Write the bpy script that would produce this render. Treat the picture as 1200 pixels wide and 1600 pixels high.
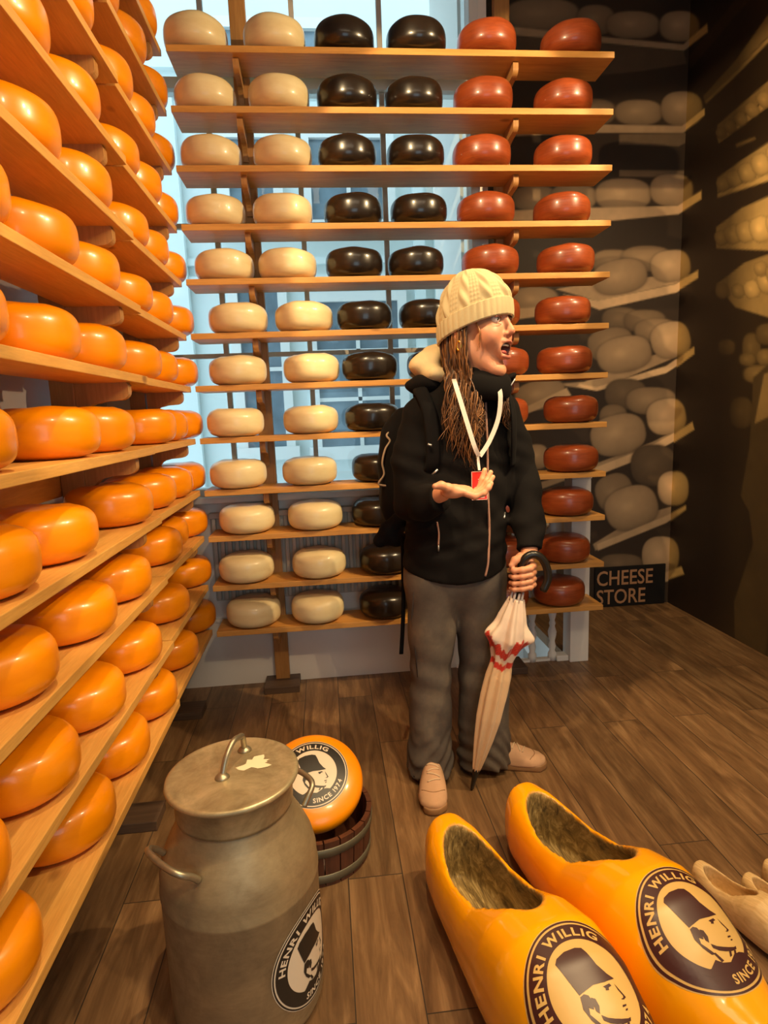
import bpy, bmesh, math, random
import numpy as np
from mathutils import Vector, Matrix
from mathutils.bvhtree import BVHTree
for o in list(bpy.data.objects): bpy.data.objects.remove(o)
SC = bpy.context.scene
COL = SC.collection
PI = math.pi
rad = math.radians

# ---------------------------------------------------------------- camera
cam_d = bpy.data.cameras.new('camera'); cam = bpy.data.objects.new('camera', cam_d); COL.objects.link(cam)
cam_d.sensor_fit = 'HORIZONTAL'; cam_d.sensor_width = 36.0; cam_d.lens = 944.13/1200*36.0
cam_d.clip_start = 0.05; cam_d.clip_end = 100
rr = Vector((0.99437966, -0.09861288, -0.03853038)); uu = Vector((0.05378132, 0.15700801, 0.98613186)); ff = Vector((0.09119572, 0.98266168, -0.16142911))
cam.matrix_world = Matrix(((rr.x, uu.x, -ff.x, 0), (rr.y, uu.y, -ff.y, 0), (rr.z, uu.z, -ff.z, 1.28), (0, 0, 0, 1)))
SC.camera = cam
SC.view_settings.view_transform = 'Standard'; SC.view_settings.look = 'None'
SC.view_settings.exposure = 0.0; SC.view_settings.gamma = 1.0; SC.view_settings.use_curve_mapping = False

# ---------------------------------------------------------------- daylight and lamps
WORLD_STRENGTH = 2.4
w = bpy.data.worlds.new('overcast_sky'); SC.world = w; w.use_nodes = True
bg = w.node_tree.nodes['Background']; bg.inputs[0].default_value = (0.70, 0.90, 1.0, 1); bg.inputs[1].default_value = WORLD_STRENGTH

def spot(name, loc, target, power, angle, blend, color=(1.0, .66, .36), radius=.02):
    d = bpy.data.lights.new(name, 'SPOT'); o = bpy.data.objects.new(name, d); COL.objects.link(o)
    d.energy = power; d.color = color; d.spot_size = rad(angle); d.spot_blend = blend; d.shadow_soft_size = radius
    o.location = loc
    o.rotation_euler = (Vector(target)-Vector(loc)).to_track_quat('-Z', 'Y').to_euler()
    return o
LAMPS = []
WARM = (1.0, .72, .38)
SPOTS = [
    ((2.02, 1.25, 2.90), (-.70, 2.75, 1.55), 215, 58, .10),      # from the right onto the window rack
    ((-.42, .95, 2.96), (1.45, 2.75, 1.50), 165, 62, .10),     # from the left onto the red wheels
    ((1.72, .95, 3.02), (-.60, 1.30, 1.20), 150, 68, .3),        # onto the left rack
    ((.95, -.35, 3.02), (-.62, 1.45, 1.2), 65, 58, .5),
    ((.10, .90, 3.02), (.10, .98, 0), 95, 55, .12),            # row shining down on the floor
    ((.85, .90, 3.02), (.85, .98, 0), 95, 55, .12),
    ((1.60, .90, 3.02), (1.60, .98, 0), 95, 55, .12),
    ((.75, -.3, 3.02), (.65, .95, .2), 45, 60, .5),
    ((1.9, 1.9, 3.02), (2.15, 2.6, 1.9), 30, 70, .8),
    ((1.55, 2.15, 3.02), (1.75, 3.58, .95), 60, 84, .8),         # washing the printed back wall             # grazing the printed side wall
]
for i, (l, t, p, a, b) in enumerate(SPOTS):
    LAMPS.append((l, t)); spot('spot_light', l, t, p, a, b, WARM)
for nm, loc, rx, sx, sy in (('front_daylight', (-.045, 2.98, 2.19), -90, 1.5, 2.5), ('rear_fill', (.60, -2.24, 1.35), 90, 1.7, 2.1)):   # sampling portals in the front window and the added rear fill window
    d = bpy.data.lights.new(nm, 'AREA'); o = bpy.data.objects.new(nm, d); COL.objects.link(o); d.shape = 'RECTANGLE'; d.size = sx; d.size_y = sy
    d.cycles.is_portal = True; o.location = loc; o.rotation_euler = (rad(rx), 0, 0)

d = bpy.data.lights.new('ceiling_fill', 'AREA'); o = bpy.data.objects.new('ceiling_fill', d); COL.objects.link(o)  # unseen warm area light added as general fill, not a fitting
d.shape = 'RECTANGLE'; d.size = 2.2; d.size_y = 1.2; d.energy = 30; d.color = (1, .80, .55); o.location = (.5, -.8, 3.5)

# ---------------------------------------------------------------- material helpers
def S(r, g, b):   # sRGB 0..255 to linear
    f = lambda c: (c/255/12.92) if c/255 <= .04045 else ((c/255+.055)/1.055)**2.4
    return (f(r), f(g), f(b), 1)
class NT:
    def __init__(s, name):
        s.m = bpy.data.materials.new(name); s.m.use_nodes = True; s.t = s.m.node_tree; s.n = s.t.nodes
        s.b = s.n['Principled BSDF']
    def add(s, t, **k):
        n = s.n.new(t)
        for a, v in k.items():
            if isinstance(v, tuple) and a.startswith('i_'): n.inputs[a[2:]].default_value = v
            elif a.startswith('i_'): n.inputs[a[2:]].default_value = v
            else: setattr(n, a, v)
        return n
    def link(s, a, b): s.t.links.new(a, b)
    def coords(s, scale=(1, 1, 1), rot=(0, 0, 0), loc=(0, 0, 0), kind='Object'):
        tc = s.add('ShaderNodeTexCoord'); mp = s.add('ShaderNodeMapping')
        mp.inputs['Scale'].default_value = scale; mp.inputs['Rotation'].default_value = rot; mp.inputs['Location'].default_value = loc
        s.link(tc.outputs[kind], mp.inputs[0]); return mp.outputs[0]
    def noise(s, vec, scale=5, detail=4, rough=.5, dist=0):
        n = s.add('ShaderNodeTexNoise'); n.inputs['Scale'].default_value = scale; n.inputs['Detail'].default_value = detail
        n.inputs['Roughness'].default_value = rough; n.inputs['Distortion'].default_value = dist
        s.link(vec, n.inputs['Vector']); return n.outputs['Fac']
    def ramp(s, fac, stops):
        r = s.add('ShaderNodeValToRGB'); e = r.color_ramp.elements
        while len(e) < len(stops): e.new(.5)
        for q, (p, c) in zip(e, stops): q.position = p; q.color = c
        s.link(fac, r.inputs[0]); return r.outputs[0]
    def mix(s, a, b, fac, mode='MIX'):
        m = s.add('ShaderNodeMix'); m.data_type = 'RGBA'; m.blend_type = mode
        for sock, v in ((m.inputs[0], fac), (m.inputs[6], a), (m.inputs[7], b)):
            if hasattr(v, 'links') or hasattr(v, 'is_linked'): s.link(v, sock)
            else: sock.default_value = v
        return m.outputs[2]
    def bump(s, h, strength=.2, dist=.01):
        b = s.add('ShaderNodeBump'); b.inputs['Strength'].default_value = strength; b.inputs['Distance'].default_value = dist
        s.link(h, b.inputs['Height']); s.link(b.outputs[0], s.b.inputs['Normal'])
    def set(s, **k):
        for a, v in k.items():
            sock = s.b.inputs[a.replace('_', ' ')]
            if hasattr(v, 'is_linked'): s.link(v, sock)
            else: sock.default_value = v
        return s.m
def simple(name, col, rough=.5, metal=0, noise=0, scale=20, bump=0, **k):
    t = NT(name)
    if noise or bump:
        v = t.coords(); f = t.noise(v, scale, 4)
        if noise:
            c2 = tuple(max(0, x*(1-noise)) for x in col[:3])+(1,); c3 = tuple(min(1, x*(1+noise)) for x in col[:3])+(1,)
            t.set(Base_Color=t.ramp(f, [(.3, c2), (.7, c3)]))
        else: t.set(Base_Color=col)
        if bump: t.bump(f, bump, .003)
    else: t.set(Base_Color=col)
    return t.set(Roughness=rough, Metallic=metal, **k)

def wax(name, c1, c2, rough, streak=0, coat=.3, bscale=30, bst=.06):
    t = NT(name); v = t.coords((1, 1, 3)); f = t.noise(v, 9, 5, .6)
    oi = t.add('ShaderNodeObjectInfo')
    base = t.ramp(f, [(.3, c1), (.7, c2)])
    if streak:
        v2 = t.coords((3, 3, 60)); f2 = t.noise(v2, 3, 6, .7, .6)
        base = t.mix(base, tuple(x*.45 for x in c1[:3])+(1,), t.ramp(f2, [(.48, (0, 0, 0, 1)), (.7, (streak,)*3+(1,))]))
    hs = t.add('ShaderNodeHueSaturation'); ma = t.add('ShaderNodeMapRange')
    ma.inputs['To Min'].default_value = .9; ma.inputs['To Max'].default_value = 1.06
    t.link(oi.outputs['Random'], ma.inputs['Value']); t.link(ma.outputs[0], hs.inputs['Value']); t.link(base, hs.inputs['Color'])
    t.bump(t.noise(t.coords(), bscale, 3), bst, .004)
    return t.set(Base_Color=hs.outputs[0], Roughness=rough, Coat_Weight=coat, Coat_Roughness=.12)
M = {}
M['orange_wax'] = wax('orange_wax', S(240, 139, 0), S(252, 153, 0), .33, coat=.35)
M['cream_wax'] = wax('cream_wax', S(236, 212, 158), S(248, 230, 182), .36, coat=.25)
M['black_wax'] = wax('black_wax', S(26, 18, 12), S(40, 30, 22), .28, coat=.35)
M['red_wax'] = wax('red_wax', S(140, 60, 26), S(170, 80, 38), .34, streak=.5, coat=.25)

def wood(name, dark, light, axis='X', scale=1.0, rough=.5, knots=.0):
    t = NT(name); s = [14*scale]*3; s['XYZ'.index(axis)] = 1.1*scale
    v = t.coords(tuple(s)); f = t.noise(v, 3, 8, .6, 1.2)
    f2 = t.noise(t.coords(tuple(x*4 for x in s)), 4, 4, .6)
    base = t.ramp(f, [(.25, dark), (.75, light)])
    base = t.mix(base, t.ramp(f2, [(.3, (.72, .72, .72, 1)), (.7, (1, 1, 1, 1))]), .55, 'MULTIPLY')
    vk = t.coords(tuple((1.2 if a != axis else .7)*2.2 for a in 'XYZ'))
    vo = t.add('ShaderNodeTexVoronoi'); vo.inputs['Scale'].default_value = 1.7; t.link(vk, vo.inputs['Vector'])
    k = t.ramp(vo.outputs['Distance'], [(.04, (.35, .25, .18, 1)), (.085, (1, 1, 1, 1))])
    base = t.mix(base, k, .8, 'MULTIPLY')
    t.bump(f2, .15, .002)
    return t.set(Base_Color=base, Roughness=rough)
M['pine_x'] = wood('pine_shelf', S(202, 140, 64), S(228, 170, 90), 'X')
M['pine_y'] = wood('pine_shelf_side', S(210, 150, 70), S(234, 180, 96), 'Y')
M['pine_z'] = wood('pine_post', S(160, 110, 56), S(192, 140, 78), 'Z')
M['darkwood'] = wood('dark_foot_wood', S(74, 56, 44), S(98, 76, 60), 'X')
M['white'] = simple('white_paint', S(236, 232, 226), .5, noise=.03, scale=3)
M['frame_grey'] = simple('grey_window_bar', S(196, 188, 178), .5)
M['frame_white'] = simple('white_window_frame', S(225, 228, 226), .45)
M['sidewall'] = simple('lilac_grey_wall', S(168, 160, 162), .25, noise=.03, scale=4)
M['ceiling'] = simple('dark_ceiling', S(205, 195, 180), .8)
M['rear'] = simple('rear_wall', S(190, 168, 138), .8)
M['black_metal'] = simple('black_lamp_metal', S(20, 20, 20), .4)
M['glass'] = None
def glass_mat():
    t = NT('window_glass'); m = t.m; n = t.n
    tr = t.add('ShaderNodeBsdfTransparent'); tr.inputs[0].default_value = (.93, .97, .98, 1)
    gl = t.add('ShaderNodeBsdfGlossy'); gl.inputs['Roughness'].default_value = .02
    fr = t.add('ShaderNodeFresnel'); fr.inputs[0].default_value = 1.35
    mx = t.add('ShaderNodeMixShader'); t.link(fr.outputs[0], mx.inputs[0]); t.link(tr.outputs[0], mx.inputs[1]); t.link(gl.outputs[0], mx.inputs[2])
    t.link(mx.outputs[0], n['Material Output'].inputs[0]); return m
M['glass'] = glass_mat()

def floor_mat():
    t = NT('dark_oak_vinyl_planks')
    tc = t.coords((1, 1, 1), (0, 0, rad(90)))
    br = t.add('ShaderNodeTexBrick'); t.link(tc, br.inputs['Vector'])
    br.offset = .37; br.offset_frequency = 2; br.inputs['Scale'].default_value = 1
    br.inputs['Brick Width'].default_value = 1.1; br.inputs['Row Height'].default_value = .152
    br.inputs['Mortar Size'].default_value = .0016; br.inputs['Mortar Smooth'].default_value = .3; br.inputs['Bias'].default_value = 0
    br.inputs['Color1'].default_value = (0, 0, 0, 1); br.inputs['Color2'].default_value = (1, 1, 1, 1); br.inputs['Mortar'].default_value = (.5, .5, .5, 1)
    # shift the grain per plank
    sep = t.add('ShaderNodeVectorMath', operation='SCALE'); t.link(br.outputs['Color'], sep.inputs[0]); sep.inputs['Scale'].default_value = 7.3
    av = t.add('ShaderNodeVectorMath', operation='ADD'); t.link(t.coords((9, 1.2, 1)), av.inputs[0]); t.link(sep.outputs[0], av.inputs[1])
    f = t.noise(av.outputs[0], 2.2, 8, .62, .9)
    av2 = t.add('ShaderNodeVectorMath', operation='ADD'); t.link(t.coords((60, 3.5, 1)), av2.inputs[0]); t.link(sep.outputs[0], av2.inputs[1])
    f2 = t.noise(av2.outputs[0], 2.5, 5, .65, .4)
    base = t.ramp(f, [(.25, S(88, 62, 40)), (.5, S(130, 98, 66)), (.78, S(174, 138, 98))])
    base = t.mix(base, t.ramp(f2, [(.3, (.55, .52, .5, 1)), (.65, (1, 1, 1, 1))]), .6, 'MULTIPLY')
    tone = t.ramp(br.outputs['Color'], [(0, (.62, .62, .62, 1)), (1, (1.1, 1.08, 1.05, 1))])
    base = t.mix(base, tone, .85, 'MULTIPLY')
    base = t.mix(base, (.03, .022, .016, 1), br.outputs['Fac'])
    t.bump(f2, .1, .002)
    return t.set(Base_Color=base, Roughness=.42)
M['floor'] = floor_mat()

# ---------------------------------------------------------------- mesh helpers
def link_mesh(name, verts, faces, m, parent=None, smooth=False, colors=None):
    me = bpy.data.meshes.new(name); me.from_pydata([tuple(map(float, v)) for v in verts], [], [list(map(int, f)) for f in faces]); me.update()
    if colors is not None:
        ca = me.color_attributes.new('col', 'FLOAT_COLOR', 'POINT'); c = np.ones((len(verts), 4), np.float32); c[:, :3] = np.asarray(colors)[:, :3]; ca.data.foreach_set('color', c.ravel())
    o = bpy.data.objects.new(name, me); COL.objects.link(o)
    if m is not None: me.materials.append(m)
    if smooth: me.polygons.foreach_set('use_smooth', [True]*len(me.polygons))
    if parent: o.parent = parent
    return o
def from_bm(name, bm, m, parent=None, smooth=False):
    bmesh.ops.recalc_face_normals(bm, faces=bm.faces)
    me = bpy.data.meshes.new(name); bm.to_mesh(me); bm.free()
    o = bpy.data.objects.new(name, me); COL.objects.link(o)
    if m is not None: me.materials.append(m)
    if smooth: me.polygons.foreach_set('use_smooth', [True]*len(me.polygons))
    if parent: o.parent = parent
    return o
def box_bm(bm, x0, x1, y0, y1, z0, z1, bev=0):
    r = bmesh.ops.create_cube(bm, size=1, matrix=Matrix.Translation(((x0+x1)/2, (y0+y1)/2, (z0+z1)/2)) @ Matrix.Diagonal((x1-x0, y1-y0, z1-z0, 1)))
    if bev:
        es = list({e for v in r['verts'] for e in v.link_edges})
        bmesh.ops.bevel(bm, geom=es, offset=bev, segments=2, affect='EDGES', profile=.6)
def box(name, x0, x1, y0, y1, z0, z1, m, parent=None, bev=0):
    bm = bmesh.new(); box_bm(bm, x0, x1, y0, y1, z0, z1, bev); return from_bm(name, bm, m, parent)
def boxes(name, L, m, parent=None, bev=0):
    bm = bmesh.new()
    for b in L: box_bm(bm, *b, bev)
    return from_bm(name, bm, m, parent)
def tag(o, label=None, cat=None, group=None, kind=None):
    if label: o['label'] = label
    if cat: o['category'] = cat
    if group: o['group'] = group
    if kind: o['kind'] = kind
    return o
def thing(name, label, cat, loc=(0, 0, 0), rz=0, group=None):
    o = bpy.data.objects.new(name, None); COL.objects.link(o); o.location = loc; o.rotation_euler = (0, 0, rz); o.empty_display_size = .05
    return tag(o, label, cat, group)
def struct(o, label=None):
    o['kind'] = 'structure'
    if label: o['label'] = label
    return o
def tube_geo(path, r, n=12, closed=False, caps=True, flat=1.0, up=None):
    P = [Vector(p) for p in path]; k = len(P); rs = r if hasattr(r, '__len__') else [r]*k
    V = []; F = []; prev = None
    for i in range(k):
        if closed: tg = (P[(i+1) % k]-P[i-1]).normalized()
        else: tg = (P[min(i+1, k-1)]-P[max(i-1, 0)]).normalized()
        if prev is None:
            a = Vector(up) if up else (Vector((0, 0, 1)) if abs(tg.z) < .9 else Vector((1, 0, 0)))
            prev = a
        nn = (prev-tg*prev.dot(tg)).normalized(); prev = nn; bb = tg.cross(nn)
        for j in range(n):
            t = 2*PI*j/n; V.append(P[i]+nn*math.cos(t)*rs[i]*flat+bb*math.sin(t)*rs[i])
    for i in range(k if closed else k-1):
        a = i*n; b = ((i+1) % k)*n
        for j in range(n): F.append((a+j, a+(j+1) % n, b+(j+1) % n, b+j))
    if caps and not closed: F.append(tuple(range(n))[::-1]); F.append(tuple((k-1)*n+j for j in range(n)))
    return V, F
def tube(name, path, r, m, parent=None, n=12, **k):
    V, F = tube_geo(path, r, n, **k); return link_mesh(name, V, F, m, parent, True)
def tubes(name, L, m, parent=None, n=8):
    V = []; F = []
    for path, r in L:
        v, f = tube_geo(path, r, n); o = len(V); V += v; F += [tuple(x+o for x in q) for q in f]
    return link_mesh(name, V, F, m, parent, True)
def smooth_path(pts, k=6):
    P = [Vector(p) for p in pts]; out = []
    for i in range(len(P)-1):
        p0 = P[max(i-1, 0)]; p1 = P[i]; p2 = P[i+1]; p3 = P[min(i+2, len(P)-1)]
        for j in range(k):
            t = j/k; out.append(.5*((2*p1)+(p2-p0)*t+(2*p0-5*p1+4*p2-p3)*t*t+(3*p1-p0-3*p2+p3)*t**3))
    out.append(P[-1]); return out
def lathe_geo(prof, n=48, center=(0, 0, 0), wob=None):
    V = []; F = []; k = len(prof)
    for (r, z) in prof:
        for j in range(n):
            a = 2*PI*j/n; V.append((center[0]+r*math.cos(a), center[1]+r*math.sin(a), center[2]+z))
    for i in range(k-1):
        for j in range(n): F.append((i*n+j, i*n+(j+1) % n, (i+1)*n+(j+1) % n, (i+1)*n+j))
    if prof[0][0] > 1e-6: F.append(tuple(range(n))[::-1])
    if prof[-1][0] > 1e-6: F.append(tuple((k-1)*n+j for j in range(n)))
    return V, F
def lathe(name, prof, m, parent=None, n=48, smooth=True, center=(0, 0, 0)):
    V, F = lathe_geo(prof, n, center); o = link_mesh(name, V, F, m, parent, smooth); return o
def autosmooth(o, ang=35):
    me = o.data
    me.polygons.foreach_set('use_smooth', [True]*len(me.polygons))
    try: me.set_sharp_from_angle(angle=rad(ang))
    except Exception: pass
    return o

# ================================================================= the room
XL, XR, YW, YM, ZC = -.96, 2.157, 2.85, 3.58, 3.62
# floor with the stairwell cut out
bm = bmesh.new()
for (a, b, c, d_) in ((XL-.1, XR+.1, -2.2, 2.87), (XL-.1, .55, 2.87, 3.7), (1.19, XR+.1, 2.87, 3.7)):
    box_bm(bm, a, b, c, d_, -.06, 0)
struct(from_bm('floor', bm, M['floor']), 'dark oak plank floor')
struct(box('ceiling', XL-.2, XR+.2, -2.2, 3.75, ZC, ZC+.1, M['ceiling']))
struct(box('wall_left', XL-.1, XL, -2.2, YW+.1, 0, ZC, M['sidewall']), 'plain lilac grey side wall behind the orange cheese rack')
struct(boxes('wall_rear', [(XL-.1, -.85, -2.3, -2.2, 0, ZC), (2.05, XR+.1, -2.3, -2.2, 0, ZC), (-.85, -.25, -2.3, -2.2, 0, ZC), (1.45, 2.05, -2.3, -2.2, 0, ZC), (-.25, 1.45, -2.3, -2.2, 0, .3), (-.25, 1.45, -2.3, -2.2, 2.4, ZC)], M['rear']))
w2 = bpy.data.objects.new('fill_window', None); COL.objects.link(w2); struct(w2, 'added fill window in the unseen wall behind the viewer')  # unseen window added so sky light fills the room from behind
boxes('window_frame', [(-.25, -.20, -2.29, -2.21, .3, 2.4), (1.40, 1.45, -2.29, -2.21, .3, 2.4), (.58, .62, -2.29, -2.21, .3, 2.4), (-.2, 1.4, -2.29, -2.21, .3, .35), (-.2, 1.4, -2.29, -2.21, 2.35, 2.4)], M['frame_white'], w2)
box('pane', -.2, 1.4, -2.252, -2.248, .35, 2.35, M['glass'], w2)
# window wall: parapet, header, jambs, return beside the stairwell
WX0, WX1, WZ0, WZ1 = -.80, .71, .93, 3.45
struct(boxes('wall_window', [(XL, .79, YW, YW+.16, 0, WZ0-.02), (XL, .79, YW, YW+.16, WZ1, ZC), (XL, WX0-.04, YW, YW+.16, WZ0-.02, WZ1), (WX1+.04, .79, YW, YW+.16, WZ0-.02, WZ1)], M['white']), 'white wall around the tall window')
struct(box('wall_stair', .70, .79, YW+.16, YM+.1, 0, ZC, M['white']))
struct(boxes('trim_1', [(XL+.01, .60, YW-.012, YW, 0, .34), (XL+.01, .60, YW-.02, YW-.012, .325, .34)], M['white']), 'white wainscot panel under the radiator')
win = thing('window_1', 'tall paned window behind the cheese shelves', None); win['kind'] = 'structure'
if 'category' in win: del win['category']
boxes('window_frame', [(WX0-.04, WX0, YW-.01, YW+.14, WZ0, WZ1), (WX1, WX1+.04, YW-.015, YW+.14, WZ0, WZ1), (WX0, WX1, YW+.04, YW+.12, 2.675, 2.72), (WX0, WX1, YW+.02, YW+.14, WZ1-.04, WZ1), (WX0, WX1, YW+.02, YW+.12, WZ0, WZ0+.03)], M['frame_white'], win, .003)
bars = [(x-.011, x+.011, YW+.06, YW+.09, WZ0, WZ1) for x in (-.428, -.045, .332)]
bars += [(WX0, WX1, YW+.062, YW+.088, z-.010, z+.010) for z in (1.568, 2.13)]
boxes('muntins', bars, M['frame_grey'], win)
box('pane', WX0, WX1, YW+.073, YW+.077, WZ0, WZ1, M['glass'], win)
box('window_sill', XL+.01, .70, YW-.05, YW+.06, WZ0-.03, WZ0, M['frame_white'], win, .004)
# radiator
rad_o = thing('radiator', 'white ribbed panel radiator low under the window', 'radiator', (-.08, YW-.03, .43))
rb = []
x = -.46
while x < .44:
    rb.append((x, x+.018, -.012, .012, .01, .40)); x += .033
M['radpaint'] = simple('radiator_paint', S(190, 184, 172), .45)
boxes('fins', rb, M['radpaint'], rad_o, .004)
box('back_panel', -.47, .45, .010, .028, 0, .42, M['radpaint'], rad_o, .004)
box('top_grille', -.47, .45, -.022, .028, .40, .425, M['radpaint'], rad_o, .004)
# stairwell
M['stairgrey'] = simple('stair_carpet', S(92, 92, 96), .8)
M['stairwall'] = simple('stairwell_wall', S(198, 194, 188), .6)
struct(boxes('trim_2', [(.55, 1.19, 3.57, 3.6, -1.4, 0), (.52, .55, 2.87, 3.58, -1.4, 0), (1.19, 1.22, 2.87, 3.58, -1.4, -.06), (.5, 1.25, 2.84, 3.62, -1.45, -1.4)], M['stairwall']), 'pale stairwell walls below the floor')
struct(boxes('trim_3', [(.56, .86+.14*k, 3.50-.16*k-.20, 3.50-.16*k, -.95-.15*k, -.22-.15*k) for k in range(0, 1)]+[(.86, 1.10, 3.05, 3.55, -.75, -.42)], M['stairgrey']), 'grey carpeted stair treads')
# stringer and sloping handrail going down behind the balusters
bm = bmesh.new()
for (x0, z0, x1, z1, h, y0, y1) in ((.72, .62, 1.20, -.16, .10, 3.40, 3.44),):
    vs = [bm.verts.new(p) for p in ((x0, y0, z0-h), (x1, y0, z1-h), (x1, y0, z1), (x0, y0, z0), (x0, y1, z0-h), (x1, y1, z1-h), (x1, y1, z1), (x0, y1, z0))]
    for f in ((0, 1, 2, 3), (7, 6, 5, 4), (0, 4, 5, 1), (1, 5, 6, 2), (2, 6, 7, 3), (3, 7, 4, 0)): bm.faces.new([vs[i] for i in f])
struct(from_bm('trim_4', bm, M['stairwall']), 'sloping grey stair stringer')
rail = thing('stair_handrail', 'white sloping handrail rising behind the red wheels to the newel post', 'handrail', (1.0, 3.0, .5))
bm = bmesh.new()
pts = [(.80-1.0, .40-.5), (1.21-1.0, .735-.5)]
(x0, z0), (x1, z1) = pts; h = .10
vs = [bm.verts.new(p) for p in ((x0, -.03, z0-h), (x1, -.03, z1-h), (x1, -.03, z1), (x0, -.03, z0), (x0, .03, z0-h), (x1, .03, z1-h), (x1, .03, z1), (x0, .03, z0))]
for f in ((0, 1, 2, 3), (7, 6, 5, 4), (0, 4, 5, 1), (1, 5, 6, 2), (2, 6, 7, 3), (3, 7, 4, 0)): bm.faces.new([vs[i] for i in f])
from_bm('rail', bm, M['white'], rail)
nw = thing('newel_post', 'square white newel post beside the cheese store panel', 'newel post', (1.222, 2.84, 0))
box('shaft', -.048, .048, -.048, .048, 0, .93, M['white'], nw, .004)
box('cap', -.052, .052, -.052, .052, .93, .955, M['white'], nw, .006)
box('corner_block', -.11, -.048, -.03, .03, 0, .03, M['white'], nw, .006)
def baluster(x, label):
    b = tag(lathe('baluster', [(.022, 0), (.022, .035), (.013, .05), (.019, .075), (.013, .10), (.02, .13), (.022, .15), (.013, .18), (.017, .195), (.012, .21), (.018, .235), (.022, .26), (.024, .30), (.013, .335), (.018, .35), (.018, .80)], M['white'], None, 16), label, 'baluster', 'turned balusters at the stairwell')
    b.location = (x, 2.845, 0)
baluster(1.100, 'turned white baluster nearest the newel post'); baluster(.995, 'turned white baluster, middle of the three under the bottom shelf'); baluster(.885, 'turned white baluster beside the umbrella and rack foot')
struct(box('trim_5', .60, 1.19, 2.83, 2.86, 0, .012, M['white']), 'white strip under the balusters')

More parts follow.
